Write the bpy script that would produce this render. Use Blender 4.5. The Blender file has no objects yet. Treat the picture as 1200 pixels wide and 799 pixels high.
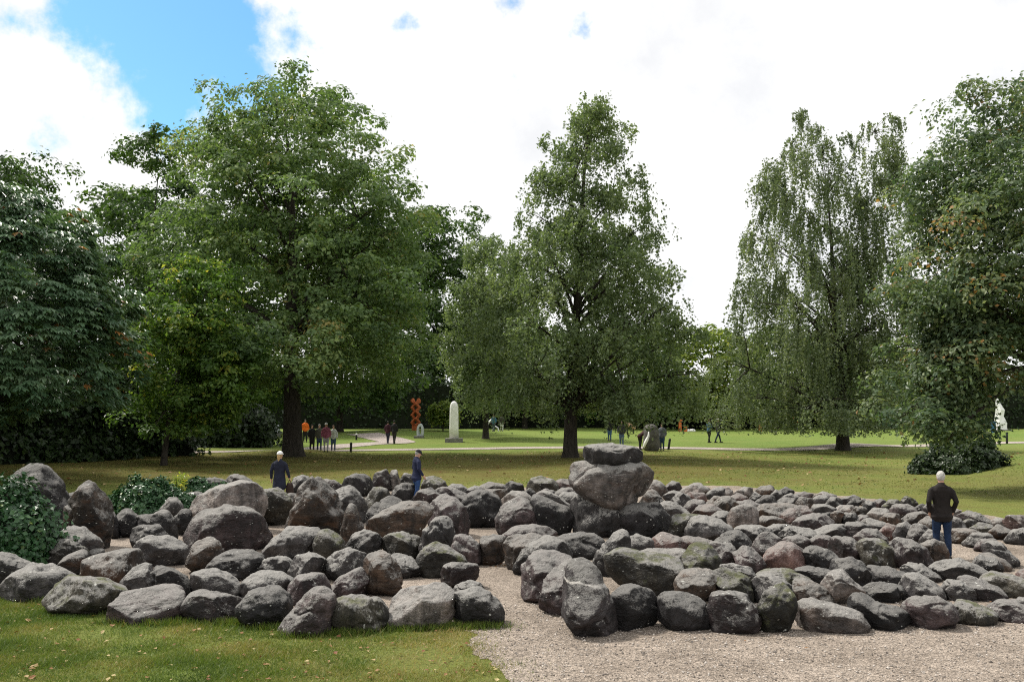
import bpy, math
import numpy as np
from mathutils import Vector, Matrix

# ------------------------------------------------------------------ camera, sky, sun
scene = bpy.context.scene
COL = scene.collection
F = 1167.0; HZ = 470.0; CAMH = 3.1          # focal length in photo pixels, horizon row, eye height
PITCH = math.atan((HZ - 399.5) / F)
cam_d = bpy.data.cameras.new('camera'); cam = bpy.data.objects.new('camera', cam_d); COL.objects.link(cam)
cam_d.sensor_width = 36.0; cam_d.lens = F / 1200 * 36.0; cam_d.clip_end = 3000; cam_d.clip_start = 0.1
cam.location = (0, 0, CAMH); cam.rotation_euler = (math.pi / 2 + PITCH, 0, 0)
scene.camera = cam
SUN_EL, SUN_AZ = math.radians(54), math.radians(-58)     # azimuth clockwise from +Y
CF, CU = Vector((0, math.cos(PITCH), math.sin(PITCH))), Vector((0, -math.sin(PITCH), math.cos(PITCH)))
def ray(px, py):
    return Vector((1, 0, 0)) * ((px - 600) / F) + CF - CU * ((py - 399.5) / F)
def unit(px, py): return ray(px, py).normalized()

world = bpy.data.worlds.new('World'); scene.world = world; world.use_nodes = True
def build_world():
    nt = world.node_tree; N = nt.nodes; L = nt.links; N.clear()
    out = N.new('ShaderNodeOutputWorld'); bg = N.new('ShaderNodeBackground'); bg.inputs['Strength'].default_value = 0.1
    L.new(bg.outputs[0], out.inputs[0])
    sky = N.new('ShaderNodeTexSky'); sky.sky_type = 'NISHITA'; sky.sun_disc = False
    sky.sun_elevation = SUN_EL; sky.sun_rotation = SUN_AZ
    blue = N.new('ShaderNodeMix'); blue.data_type = 'RGBA'; blue.blend_type = 'MULTIPLY'; blue.inputs[0].default_value = 1
    L.new(sky.outputs[0], blue.inputs[6]); blue.inputs[7].default_value = (.72, 1.22, 1.42, 1)
    tc = N.new('ShaderNodeTexCoord')
    n1 = N.new('ShaderNodeTexNoise'); n1.inputs['Scale'].default_value = 6; n1.inputs['Detail'].default_value = 9
    n1.inputs['Roughness'].default_value = .62
    L.new(tc.outputs['Generated'], n1.inputs['Vector'])
    # clouds torn open in places: distance to the gaps, roughened by noise
    dist = None
    for (px, py, r) in [(205, 15, 96), (266, 55, 70), (196, 105, 60), (208, 146, 32), (124, 12, 54), (600, 0, 4), (597, 92, -8), (65, 165, 6), (475, 20, -14), (20, 25, 14), (685, 33, -6)]:
        v = N.new('ShaderNodeVectorMath'); v.operation = 'DISTANCE'; v.inputs[1].default_value = unit(px, py)
        L.new(tc.outputs['Generated'], v.inputs[0])
        m = N.new('ShaderNodeMath'); m.operation = 'SUBTRACT'; L.new(v.outputs['Value'], m.inputs[0]); m.inputs[1].default_value = r / F
        if dist is None: dist = m.outputs[0]
        else:
            k = N.new('ShaderNodeMath'); k.operation = 'SMOOTH_MIN'; k.inputs[2].default_value = .02
            L.new(dist, k.inputs[0]); L.new(m.outputs[0], k.inputs[1]); dist = k.outputs[0]
    n2 = N.new('ShaderNodeTexNoise'); n2.inputs['Scale'].default_value = 16; n2.inputs['Detail'].default_value = 10; n2.inputs['Roughness'].default_value = .6
    L.new(tc.outputs['Generated'], n2.inputs['Vector'])
    a = N.new('ShaderNodeMath'); a.operation = 'MULTIPLY_ADD'; L.new(n2.outputs[0], a.inputs[0]); a.inputs[1].default_value = .15; a.inputs[2].default_value = -.075
    s = N.new('ShaderNodeMath'); s.operation = 'ADD'; L.new(dist, s.inputs[0]); L.new(a.outputs[0], s.inputs[1])
    mr = N.new('ShaderNodeMapRange'); mr.interpolation_type = 'SMOOTHSTEP'
    mr.inputs['From Min'].default_value = -.022; mr.inputs['From Max'].default_value = .016
    L.new(s.outputs[0], mr.inputs['Value'])
    cr = N.new('ShaderNodeValToRGB'); L.new(n1.outputs[0], cr.inputs[0])
    cr.color_ramp.elements[0].position = .33; cr.color_ramp.elements[0].color = (7.3, 7.4, 7.6, 1)
    cr.color_ramp.elements[1].position = .54; cr.color_ramp.elements[1].color = (8.8, 8.8, 8.7, 1)
    mx = N.new('ShaderNodeMix'); mx.data_type = 'RGBA'
    L.new(mr.outputs[0], mx.inputs[0]); L.new(blue.outputs[2], mx.inputs[6]); L.new(cr.outputs[0], mx.inputs[7])
    L.new(mx.outputs[2], bg.inputs['Color'])
build_world()
sun_d = bpy.data.lights.new('sun', 'SUN'); sun_d.energy = 3.8; sun_d.angle = math.radians(7); sun_d.color = (1, .95, .87)
sun = bpy.data.objects.new('sun', sun_d); COL.objects.link(sun); sun.location = (-30, -10, 40)
sdir = Vector((math.sin(SUN_AZ) * math.cos(SUN_EL), math.cos(SUN_AZ) * math.cos(SUN_EL), math.sin(SUN_EL)))
sun.rotation_euler = sdir.to_track_quat('Z', 'Y').to_euler()
vs = scene.view_settings; vs.view_transform = 'Standard'; vs.look = 'None'; vs.gamma = 1; vs.exposure = 0.35; vs.use_curve_mapping = False
cy = scene.cycles; cy.max_bounces = 6; cy.diffuse_bounces = 3; cy.glossy_bounces = 2; cy.transmission_bounces = 4; cy.use_denoising = False; cy.filter_width = 1.15; cy.sample_clamp_indirect = 4.0
cy.caustics_reflective = False; cy.caustics_refractive = False

# ------------------------------------------------------------------ helpers
RNG = np.random.default_rng(7)
def hash3(i, j, k):
    n = (i * 374761393 + j * 668265263 + k * 2147483647 % 1000003 * 69069 + k * 1274126177) & 0xffffffff
    n = ((n ^ (n >> 13)) * 1274126177) & 0xffffffff
    return ((n ^ (n >> 16)) & 0xffff) / 65535.0 * 2 - 1
def vnoise(P):
    P = np.asarray(P, float); I = np.floor(P).astype(np.int64); f = P - I; f = f * f * (3 - 2 * f)
    r = 0
    for a in (0, 1):
        for b in (0, 1):
            for c in (0, 1):
                w = (f[:, 0] if a else 1 - f[:, 0]) * (f[:, 1] if b else 1 - f[:, 1]) * (f[:, 2] if c else 1 - f[:, 2])
                r = r + w * hash3(I[:, 0] + a, I[:, 1] + b, I[:, 2] + c)
    return r
def fbm(P, o=3, lac=2.1, g=.5):
    r = 0; a = 1
    for k in range(o): r = r + a * vnoise(P * lac ** k + 17.3 * k); a *= g
    return r
def sstep(a, b, x):
    t = np.clip((np.asarray(x, float) - a) / (b - a), 0, 1); return t * t * (3 - 2 * t)
def terrain(x, y):
    x = np.asarray(x, float); y = np.asarray(y, float)
    z = .07 * sstep(36, 48, y) * (np.sin(x * .21 + .6) + np.sin(y * .17 + x * .06))
    z = z + .55 * np.exp(-(((x + 9) / 8) ** 2 + ((y - 93) / 11) ** 2))
    z = z + 1.0 * sstep(16, 27, x) * sstep(26, 42, y) * (1 - sstep(44, 56, y))
    z = z + .30 * np.exp(-(((x + 13) / 2.5) ** 2 + ((y - 60) / 2.5) ** 2)) + .22 * np.exp(-(((x - 3.4) / 2.2) ** 2 + ((y - 57) / 2.2) ** 2)) + .3 * np.exp(-(((x - 22.5) / 3) ** 2 + ((y - 67) / 3) ** 2))
    return z
def at(px, py):
    """ground point seen at a photo pixel"""
    d = ray(px, py); z = 0.0
    for _ in range(12):
        t = (z - CAMH) / d.z; z = float(terrain(d.x * t, d.y * t))
    return Vector((d.x * t, d.y * t, z))
def on_plane(px, py, Y):
    d = ray(px, py); t = Y / d.y; return d.x * t, CAMH + d.z * t

def in_poly(P, poly):
    x, y = P[:, 0], P[:, 1]; c = np.zeros(len(P), bool)
    for (x1, y1), (x2, y2) in zip(poly, poly[1:] + poly[:1]):
        k = (y1 > y) != (y2 > y); c ^= k & (x < (x2 - x1) * (y - y1) / (y2 - y1 + 1e-12) + x1)
    return c
def mesh_np(name, V, faces, attr=None, smooth=False):
    """faces: int array (n, k)"""
    me = bpy.data.meshes.new(name); V = np.asarray(V, np.float32); faces = np.asarray(faces, np.int32)
    n, k = faces.shape
    me.vertices.add(len(V)); me.vertices.foreach_set('co', V.ravel())
    me.loops.add(n * k); me.loops.foreach_set('vertex_index', faces.ravel())
    me.polygons.add(n); me.polygons.foreach_set('loop_start', np.arange(0, n * k, k, dtype=np.int32))
    me.update(calc_edges=True)
    me.polygons.foreach_set('use_smooth', np.full(n, smooth, bool))
    if attr is not None:
        a = me.attributes.new('tint', 'FLOAT', 'FACE'); a.data.foreach_set('value', np.asarray(attr, np.float32))
    me.validate(); me.update(); return me
def mesh_py(name, V, Fc, smooth=False):
    me = bpy.data.meshes.new(name); me.from_pydata([tuple(v) for v in V], [], Fc); me.update()
    if smooth: me.polygons.foreach_set('use_smooth', [True] * len(me.polygons))
    return me
def obj(name, me, mat, parent=None, loc=(0, 0, 0), rz=0):
    if mat is not None:
        me.materials.clear(); me.materials.append(mat)
    o = bpy.data.objects.new(name, me); COL.objects.link(o); o.location = loc; o.rotation_euler = (0, 0, rz)
    if parent: o.parent = parent
    return o
def tag(o, label=None, cat=None, group=None, kind=None):
    if label: o['label'] = label
    if cat: o['category'] = cat
    if group: o['group'] = group
    if kind: o['kind'] = kind
    return o
def thing(name, label, cat, loc, rz=0, group=None):
    o = bpy.data.objects.new(name, None); COL.objects.link(o); o.location = loc; o.rotation_euler = (0, 0, rz); o.empty_display_size = .3
    return tag(o, label, cat, group)

class MB:
    """collects simple solids into one mesh"""
    def __init__(s): s.V = []; s.F = []
    def add(s, V, Fc):
        b = len(s.V); s.V += [tuple(v) for v in V]; s.F += [tuple(i + b for i in f) for f in Fc]; return s
    def box(s, c, d, rz=0, tap=1.0):
        x, y, z = (q / 2 for q in d); V = []
        for zz, k in ((-z, 1), (z, tap)):
            for a, b in ((-x, -y), (x, -y), (x, y), (-x, y)):
                a *= k; b *= k
                V.append((c[0] + a * math.cos(rz) - b * math.sin(rz), c[1] + a * math.sin(rz) + b * math.cos(rz), c[2] + zz))
        return s.add(V, [(3, 2, 1, 0), (4, 5, 6, 7), (0, 1, 5, 4), (1, 2, 6, 5), (2, 3, 7, 6), (3, 0, 4, 7)])
    def tube(s, pts, rad, n=8, cap=True):
        """rad: list of r or (rx, ry)"""
        P = [Vector(p) for p in pts]; R = [(r, r) if not isinstance(r, (tuple, list)) else r for r in rad]
        V = []; up = None
        T = [(P[min(i + 1, len(P) - 1)] - P[max(i - 1, 0)]).normalized() for i in range(len(P))]
        ref = Vector((1, 0, 0)) if abs(T[0].x) < .8 else Vector((0, 1, 0))
        rings = []
        for i in range(len(P)):
            t = T[i]; a = (ref - t * ref.dot(t)).normalized(); b = t.cross(a); ref = a
            rings.append((P[i], a, b, R[i]))
        if cap:
            p, a, b, r = rings[0]; t = T[0]; rr = min(r); q = (p - t * rr * .6, a, b, (r[0] * .72, r[1] * .72)); rings.insert(0, q); 
            p, a, b, r = rings[-1]; t = T[-1]; rr = min(r); rings.append((p + t * rr * .6, a, b, (r[0] * .72, r[1] * .72)))
        for p, a, b, r in rings:
            for k in range(n):
                w = 2 * math.pi * k / n; V.append(p + a * (r[0] * math.cos(w)) + b * (r[1] * math.sin(w)))
        m = len(rings)
        Fc = [(i * n + k, i * n + (k + 1) % n, (i + 1) * n + (k + 1) % n, (i + 1) * n + k) for i in range(m - 1) for k in range(n)]
        Fc += [tuple(reversed(range(n))), tuple((m - 1) * n + k for k in range(n))]
        return s.add(V, Fc)
    def ball(s, c, r, nu=12, nv=8):
        rx, ry, rz = r if isinstance(r, (tuple, list)) else (r, r, r); V = []
        for j in range(1, nv):
            t = math.pi * j / nv
            for k in range(nu):
                w = 2 * math.pi * k / nu; V.append((c[0] + rx * math.sin(t) * math.cos(w), c[1] + ry * math.sin(t) * math.sin(w), c[2] + rz * math.cos(t)))
        top = len(V); V.append((c[0], c[1], c[2] + rz)); V.append((c[0], c[1], c[2] - rz))
        Fc = [(j * nu + k, (j + 1) * nu + k, (j + 1) * nu + (k + 1) % nu, j * nu + (k + 1) % nu) for j in range(nv - 2) for k in range(nu)]
        Fc += [(top, k, (k + 1) % nu) for k in range(nu)] + [(top + 1, (nv - 2) * nu + (k + 1) % nu, (nv - 2) * nu + k) for k in range(nu)]
        return s.add(V, Fc)
    def mesh(s, name, smooth=False, voxel=None):
        me = mesh_py(name, s.V, s.F, smooth)
        if voxel:
            o = bpy.data.objects.new('tmp', me); COL.objects.link(o)
            m = o.modifiers.new('r', 'REMESH'); m.mode = 'VOXEL'; m.voxel_size = voxel; m.use_smooth_shade = True
            sm = o.modifiers.new('s', 'SMOOTH'); sm.factor = .5; sm.iterations = 3
            dg = bpy.context.evaluated_depsgraph_get(); me2 = bpy.data.meshes.new_from_object(o.evaluated_get(dg))
            bpy.data.objects.remove(o); bpy.data.meshes.remove(me); me2.name = name; me = me2
            me.polygons.foreach_set('use_smooth', [True] * len(me.polygons))
        return me
    def build(s, name, mat, parent=None, smooth=False, voxel=None, loc=(0, 0, 0), rz=0):
        return obj(name, s.mesh(name, smooth, voxel), mat, parent, loc, rz)

# ------------------------------------------------------------------ materials
def new_mat(name):
    m = bpy.data.materials.new(name); m.use_nodes = True; nt = m.node_tree; nt.nodes.clear()
    out = nt.nodes.new('ShaderNodeOutputMaterial'); p = nt.nodes.new('ShaderNodeBsdfPrincipled'); nt.links.new(p.outputs[0], out.inputs[0])
    p.inputs['Specular IOR Level'].default_value = .3
    return m, nt, nt.nodes, nt.links, p, out
def noise(N, L, vec, scale, detail=4, rough=.55, dist=0):
    n = N.new('ShaderNodeTexNoise'); n.inputs['Scale'].default_value = scale; n.inputs['Detail'].default_value = detail
    n.inputs['Roughness'].default_value = rough; n.inputs['Distortion'].default_value = dist
    if vec is not None: L.new(vec, n.inputs['Vector'])
    return n.outputs[0]
def ramp(N, L, fac, stops):
    r = N.new('ShaderNodeValToRGB'); e = r.color_ramp.elements
    while len(e) < len(stops): e.new(.5)
    for i, (p, c) in enumerate(stops):
        e[i].position = p; e[i].color = (*c, 1) if isinstance(c, (tuple, list)) else (c, c, c, 1)
    L.new(fac, r.inputs[0]); return r.outputs[0]
def mixc(N, L, fac, a, b, mode='MIX'):
    m = N.new('ShaderNodeMix'); m.data_type = 'RGBA'; m.blend_type = mode
    for i, v in ((0, fac), (6, a), (7, b)):
        if isinstance(v, (int, float)): m.inputs[i].default_value = v
        elif isinstance(v, tuple): m.inputs[i].default_value = (*v, 1)
        else: L.new(v, m.inputs[i])
    return m.outputs[2]
def math_(N, L, op, a, b=0.0, c=None):
    m = N.new('ShaderNodeMath'); m.operation = op
    for i, v in enumerate((a, b, c)):
        if v is None: continue
        if isinstance(v, (int, float)): m.inputs[i].default_value = v
        else: L.new(v, m.inputs[i])
    return m.outputs[0]
def bump(N, L, p, h, strength, dist, prev=None):
    b = N.new('ShaderNodeBump'); b.inputs['Strength'].default_value = strength; b.inputs['Distance'].default_value = dist
    L.new(h, b.inputs['Height'])
    if prev is not None: L.new(prev, b.inputs['Normal'])
    L.new(b.outputs[0], p.inputs['Normal']); return b.outputs[0]
def plain(name, c, rough=.8, var=.25, scale=12, bmp=.0):
    m, nt, N, L, p, out = new_mat(name); tc = N.new('ShaderNodeTexCoord')
    n = noise(N, L, tc.outputs['Object'], scale, 5)
    lo = tuple(v * (1 - var) for v in c); hi = tuple(min(1, v * (1 + var)) for v in c)
    L.new(ramp(N, L, n, [(.3, lo), (.7, hi)]), p.inputs['Base Color']); p.inputs['Roughness'].default_value = rough
    if bmp: bump(N, L, p, noise(N, L, tc.outputs['Object'], scale * 2, 6), bmp, .02)
    return m
def stone_mat(name, lo, hi, lichen=.5, moss=0.0, stain=(.012, .012, .012), rust=0.0, stripe=None, rough=.72):
    m, nt, N, L, p, out = new_mat(name)
    tc = N.new('ShaderNodeTexCoord'); oi = N.new('ShaderNodeObjectInfo'); geo = N.new('ShaderNodeNewGeometry')
    off = N.new('ShaderNodeVectorMath'); off.operation = 'SCALE'; off.inputs[0].default_value = (37, 61, 23); L.new(oi.outputs['Random'], off.inputs['Scale'])
    ad = N.new('ShaderNodeVectorMath'); ad.operation = 'ADD'; L.new(tc.outputs['Object'], ad.inputs[0]); L.new(off.outputs[0], ad.inputs[1]); cz = N.new('ShaderNodeCombineXYZ'); cz.inputs[0].default_value = 1; cz.inputs[1].default_value = 1; L.new(math_(N, L, 'MULTIPLY_ADD', math_(N, L, 'FRACT', math_(N, L, 'MULTIPLY', oi.outputs['Random'], 17.3)), 2.2, .45), cz.inputs[2]); vm = N.new('ShaderNodeVectorMath'); vm.operation = 'MULTIPLY'; L.new(ad.outputs[0], vm.inputs[0]); L.new(cz.outputs[0], vm.inputs[1]); v = vm.outputs[0]
    c = ramp(N, L, noise(N, L, v, 2.6, 8, .68, .6), [(.3, lo), (.68, hi)])
    c = mixc(N, L, .7, c, ramp(N, L, noise(N, L, v, 1.1, 3, .6, .8), [(.36, (.5, .48, .50)), (.62, (1.6, 1.55, 1.55))]), 'MULTIPLY')
    # granite grain
    g = noise(N, L, v, 55, 3, .7); c = mixc(N, L, .8, c, ramp(N, L, g, [(.32, .35), (.5, 1.0), (.68, 1.75)]), 'MULTIPLY')
    # each boulder its own lightness
    val = math_(N, L, 'MULTIPLY_ADD', oi.outputs['Random'], 1.0, .6)
    hsv = N.new('ShaderNodeHueSaturation'); L.new(val, hsv.inputs['Value']); L.new(c, hsv.inputs['Color']); c = hsv.outputs[0]
    # running stains down the faces
    mp = N.new('ShaderNodeMapping'); mp.inputs['Scale'].default_value = (5.5, 5.5, .7); L.new(v, mp.inputs['Vector'])
    st = ramp(N, L, noise(N, L, mp.outputs[0], 1.0, 6, .6, .3), [(.45, 0.0), (.66, .75)]); c = mixc(N, L, st, c, stain)
    if rust:
        rs = ramp(N, L, noise(N, L, v, 2.1, 5, .6, .5), [(.52, 0.0), (.7, rust)]); c = mixc(N, L, rs, c, (.21, .10, .045))
    if stripe:
        xyz = N.new('ShaderNodeSeparateXYZ'); L.new(tc.outputs['Object'], xyz.inputs[0])      # one quartz vein running round the stone
        hgt = math_(N, L, 'ADD', math_(N, L, 'MULTIPLY_ADD', xyz.outputs[0], .16, xyz.outputs[2]), math_(N, L, 'MULTIPLY', noise(N, L, v, 5, 5), .12))
        dd = math_(N, L, 'ABSOLUTE', math_(N, L, 'SUBTRACT', hgt, .72)); c = mixc(N, L, ramp(N, L, dd, [(.008, .85), (.02, 0.0)]), c, (.55, .52, .48))
    # crusty lichen, boosted on upward faces to paint in their top-lit brightness
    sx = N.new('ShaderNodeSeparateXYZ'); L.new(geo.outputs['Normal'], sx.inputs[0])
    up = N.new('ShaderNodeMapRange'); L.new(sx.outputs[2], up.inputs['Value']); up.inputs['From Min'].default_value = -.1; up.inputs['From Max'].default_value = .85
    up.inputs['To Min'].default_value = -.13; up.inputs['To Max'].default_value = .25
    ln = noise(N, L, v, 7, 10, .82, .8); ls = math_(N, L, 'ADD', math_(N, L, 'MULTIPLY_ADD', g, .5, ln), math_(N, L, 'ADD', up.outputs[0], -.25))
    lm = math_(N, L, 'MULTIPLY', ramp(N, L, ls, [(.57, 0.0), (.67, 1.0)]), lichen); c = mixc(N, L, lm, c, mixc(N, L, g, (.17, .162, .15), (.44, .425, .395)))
    spots = N.new('ShaderNodeTexVoronoi'); spots.inputs['Scale'].default_value = 11; L.new(v, spots.inputs['Vector'])
    big = ramp(N, L, noise(N, L, v, 3.5, 2), [(.55, 0.0), (.62, 1.0)])
    sm = math_(N, L, 'MULTIPLY', ramp(N, L, spots.outputs['Distance'], [(.16, .9), (.2, 0.0)]), big); c = mixc(N, L, sm, c, (.5, .5, .46))
    if moss:
        mm = ramp(N, L, math_(N, L, 'ADD', noise(N, L, v, 3.2, 7, .7), math_(N, L, 'MULTIPLY', up.outputs[0], .5)), [(.62 - moss * .22, 0.0), (.74 - moss * .2, .85)])
        c = mixc(N, L, mm, c, mixc(N, L, noise(N, L, v, 14, 3), (.022, .03, .008), (.11, .115, .03)))
    L.new(c, p.inputs['Base Color'])
    L.new(ramp(N, L, noise(N, L, v, 6, 4), [(.3, rough - .14), (.7, rough + .15)]), p.inputs['Roughness'])
    b = bump(N, L, p, noise(N, L, v, 4.5, 9, .62, .4), 1.0, .10)
    vo = N.new('ShaderNodeTexVoronoi'); vo.feature = 'DISTANCE_TO_EDGE'; vo.inputs['Scale'].default_value = 2.2; 
    wv = N.new('ShaderNodeVectorMath'); wv.operation = 'MULTIPLY_ADD'; nv = N.new('ShaderNodeTexNoise'); nv.inputs['Scale'].default_value = 3; L.new(v, nv.inputs['Vector'])
    L.new(nv.outputs['Color'], wv.inputs[0]); wv.inputs[1].default_value = (.6, .6, .6); L.new(v, wv.inputs[2]); L.new(wv.outputs[0], vo.inputs['Vector'])
    b = bump(N, L, p, ramp(N, L, vo.outputs['Distance'], [(0, 0.0), (.035, 1.0)]), .25, .03, b)
    bump(N, L, p, g, .35, .012, b)
    return m
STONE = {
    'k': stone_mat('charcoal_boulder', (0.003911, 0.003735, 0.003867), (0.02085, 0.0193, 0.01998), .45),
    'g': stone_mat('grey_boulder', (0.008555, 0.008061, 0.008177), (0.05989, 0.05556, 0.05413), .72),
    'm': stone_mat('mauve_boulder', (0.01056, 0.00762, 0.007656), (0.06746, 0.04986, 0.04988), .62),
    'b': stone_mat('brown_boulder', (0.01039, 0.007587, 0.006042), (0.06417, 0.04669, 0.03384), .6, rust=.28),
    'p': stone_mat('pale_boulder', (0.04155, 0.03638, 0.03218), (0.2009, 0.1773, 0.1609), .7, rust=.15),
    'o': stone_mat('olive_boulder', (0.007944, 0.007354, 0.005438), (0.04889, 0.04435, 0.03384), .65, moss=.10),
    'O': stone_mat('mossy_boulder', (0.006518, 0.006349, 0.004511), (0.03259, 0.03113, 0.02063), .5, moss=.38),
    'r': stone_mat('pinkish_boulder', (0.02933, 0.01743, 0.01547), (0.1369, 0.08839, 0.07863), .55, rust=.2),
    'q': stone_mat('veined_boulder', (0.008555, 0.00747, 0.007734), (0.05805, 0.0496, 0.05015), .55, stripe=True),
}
def leaf_mat(name, stops, trans=.42, rough=.45):
    m, nt, N, L, p, out = new_mat(name); at_ = N.new('ShaderNodeAttribute'); at_.attribute_name = 'tint'
    c = ramp(N, L, at_.outputs['Fac'], stops); L.new(c, p.inputs['Base Color']); p.inputs['Roughness'].default_value = rough
    p.inputs['Specular IOR Level'].default_value = .4
    t = N.new('ShaderNodeBsdfTranslucent'); L.new(mixc(N, L, 1.0, c, (1.3, 1.35, .7), 'MULTIPLY'), t.inputs['Color'])
    mx = N.new('ShaderNodeMixShader'); mx.inputs[0].default_value = trans
    L.new(p.outputs[0], mx.inputs[1]); L.new(t.outputs[0], mx.inputs[2]); L.new(mx.outputs[0], out.inputs[0]); return m
def bark_mat(name, lo, hi):
    m, nt, N, L, p, out = new_mat(name); tc = N.new('ShaderNodeTexCoord'); mp = N.new('ShaderNodeMapping'); mp.inputs['Scale'].default_value = (6, 6, 1); L.new(tc.outputs['Object'], mp.inputs[0])
    n = noise(N, L, mp.outputs[0], 2, 8, .65); L.new(ramp(N, L, n, [(.3, lo), (.7, hi)]), p.inputs['Base Color']); p.inputs['Roughness'].default_value = .9
    bump(N, L, p, n, .8, .05); return m
BARK = bark_mat('dark_bark', (.012, .010, .008), (.06, .05, .04)); BIRCHBARK = bark_mat('birch_bark', (.02, .018, .016), (.16, .15, .13))
LEAF = {
    'maple': leaf_mat('maple_leaf', [(0, (0.06751, 0.1203, 0.04723)), (.5, (0.1435, 0.2237, 0.08176)), (.93, (0.2699, 0.3394, 0.1362)), (1, (0.3713, 0.3086, 0.109))]),
    'maple_brown': leaf_mat('seeded_maple_leaf', [(0, (0.0547, 0.09735, 0.05225)), (.5, (0.1287, 0.1844, 0.09576)), (.90, (0.2413, 0.2803, 0.1481)), (.955, (0.3218, 0.1918, 0.07838)), (1, (0.3862, 0.2066, 0.07838))]),
    'chestnut': leaf_mat('chestnut_leaf', [(0, (0.05153, 0.1037, 0.0552)), (.5, (0.1141, 0.1936, 0.1067)), (.955, (0.2024, 0.2851, 0.1748)), (.975, (0.368, 0.1727, 0.0736)), (1, (0.4416, 0.2074, 0.0736))], .25, .33),
    'birch': leaf_mat('birch_leaf', [(0, (0.08194, 0.1251, 0.05763)), (.5, (0.1639, 0.2208, 0.1057)), (1, (0.283, 0.3386, 0.1824))], .42),
    'weeping': leaf_mat('weeping_birch_leaf', [(0, (0.07569, 0.1098, 0.05914)), (.5, (0.1544, 0.2, 0.1084)), (1, (0.2681, 0.3027, 0.1774))], .42),
    'dark': leaf_mat('dark_leaf', [(0, (0.0256, 0.05376, 0.01408)), (.5, (0.05376, 0.105, 0.0256)), (1, (0.1088, 0.1728, 0.04352))], .42),
    'lime': leaf_mat('lime_leaf', [(0, (0.05475, 0.1155, 0.02365)), (.6, (0.1217, 0.2112, 0.04393)), (.85, (0.2585, 0.3238, 0.05914)), (1, (0.517, 0.4646, 0.08448))], .5),
    'yellow': leaf_mat('yellow_green_leaf', [(0, (0.064, 0.1152, 0.0256)), (.5, (0.1792, 0.2432, 0.0512)), (1, (0.384, 0.384, 0.0768))], .55),
    'plum': leaf_mat('plum_leaf', [(0, (.014, .011, .016)), (1, (.06, .038, .052))], .15),
    'ivy': leaf_mat('ivy_leaf', [(0, (.012, .038, .014)), (.5, (.030, .085, .030)), (.92, (.065, .14, .055)), (1, (.14, .20, .05))], .1, .35),
    'yew': leaf_mat('yew_leaf', [(0, (.010, .022, .006)), (.5, (.022, .046, .012)), (1, (.05, .085, .022))], .15),
    'grass': leaf_mat('grass_blade', [(0, (0.0472, 0.0867, 0.01188)), (.5, (0.1154, 0.1734, 0.02772)), (.75, (0.2098, 0.204, 0.05445)), (1, (0.3776, 0.306, 0.1287))], .3, .6),
    'fallen': leaf_mat('fallen_leaf', [(0, (.16, .05, .02)), (.5, (.25, .13, .05)), (1, (.42, .34, .16))], .1, .7),
}
def ground_mat():
    m, nt, N, L, p, out = new_mat('lawn'); tc = N.new('ShaderNodeTexCoord'); v = tc.outputs['Object']
    big = noise(N, L, v, .09, 5, .6, .4); mid = noise(N, L, v, .7, 6, .65); fine = noise(N, L, v, 14, 6, .75); tuft = noise(N, L, v, 55, 4, .7)
    g = ramp(N, L, big, [(.36, (.125, .185, .036)), (.6, (.20, .22, .058))])
    pat = noise(N, L, v, .33, 7, .7, .6); g = mixc(N, L, ramp(N, L, pat, [(.42, 0.0), (.64, .65)]), g, (.20, .19, .06)); g = mixc(N, L, ramp(N, L, pat, [(.28, .7), (.42, 0.0)]), g, (.065, .12, .022))
    g = mixc(N, L, ramp(N, L, mid, [(.50, 0.0), (.68, .6)]), g, (.17, .135, .05))
    g = mixc(N, L, .9, g, ramp(N, L, fine, [(.25, .45), (.5, 1.0), (.75, 1.5)]), 'MULTIPLY')
    g = mixc(N, L, .6, g, ramp(N, L, tuft, [(.3, .5), (.7, 1.45)]), 'MULTIPLY')
    sy = N.new('ShaderNodeSeparateXYZ'); L.new(v, sy.inputs[0]); fr = N.new('ShaderNodeMapRange'); L.new(sy.outputs[1], fr.inputs[0]); fr.inputs[1].default_value = 62; fr.inputs[2].default_value = 68; fr.inputs[4].default_value = .62
    g = mixc(N, L, fr.outputs[0], g, mixc(N, L, pat, (.10, .19, .032), (.21, .27, .07)))
    # worn, leaf-littered earthy strip on the bank between the boulders and the path, and under the trees
    sx = N.new('ShaderNodeSeparateXYZ'); L.new(v, sx.inputs[0])
    def band(sock, a, b, c, d):
        m1 = N.new('ShaderNodeMapRange'); m1.interpolation_type = 'SMOOTHSTEP'; L.new(sock, m1.inputs[0]); m1.inputs[1].default_value = a; m1.inputs[2].default_value = b
        m2 = N.new('ShaderNodeMapRange'); m2.interpolation_type = 'SMOOTHSTEP'; L.new(sock, m2.inputs[0]); m2.inputs[1].default_value = c; m2.inputs[2].default_value = d; m2.inputs[3].default_value = 1; m2.inputs[4].default_value = 0
        return math_(N, L, 'MULTIPLY', m1.outputs[0], m2.outputs[0])
    bk = math_(N, L, 'MULTIPLY', band(sx.outputs[1], 34, 44, 55, 63), band(sx.outputs[0], -60, -30, 6, 20))
    bk = math_(N, L, 'MULTIPLY', bk, ramp(N, L, mid, [(.25, .35), (.6, 1.0)]))
    g = mixc(N, L, bk, g, mixc(N, L, fine, (.06, .056, .016), (.20, .16, .05)))
    L.new(g, p.inputs['Base Color']); p.inputs['Roughness'].default_value = .95; p.inputs['Specular IOR Level'].default_value = .1
    b = bump(N, L, p, fine, .7, .10); bump(N, L, p, tuft, .6, .04, b); return m
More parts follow.
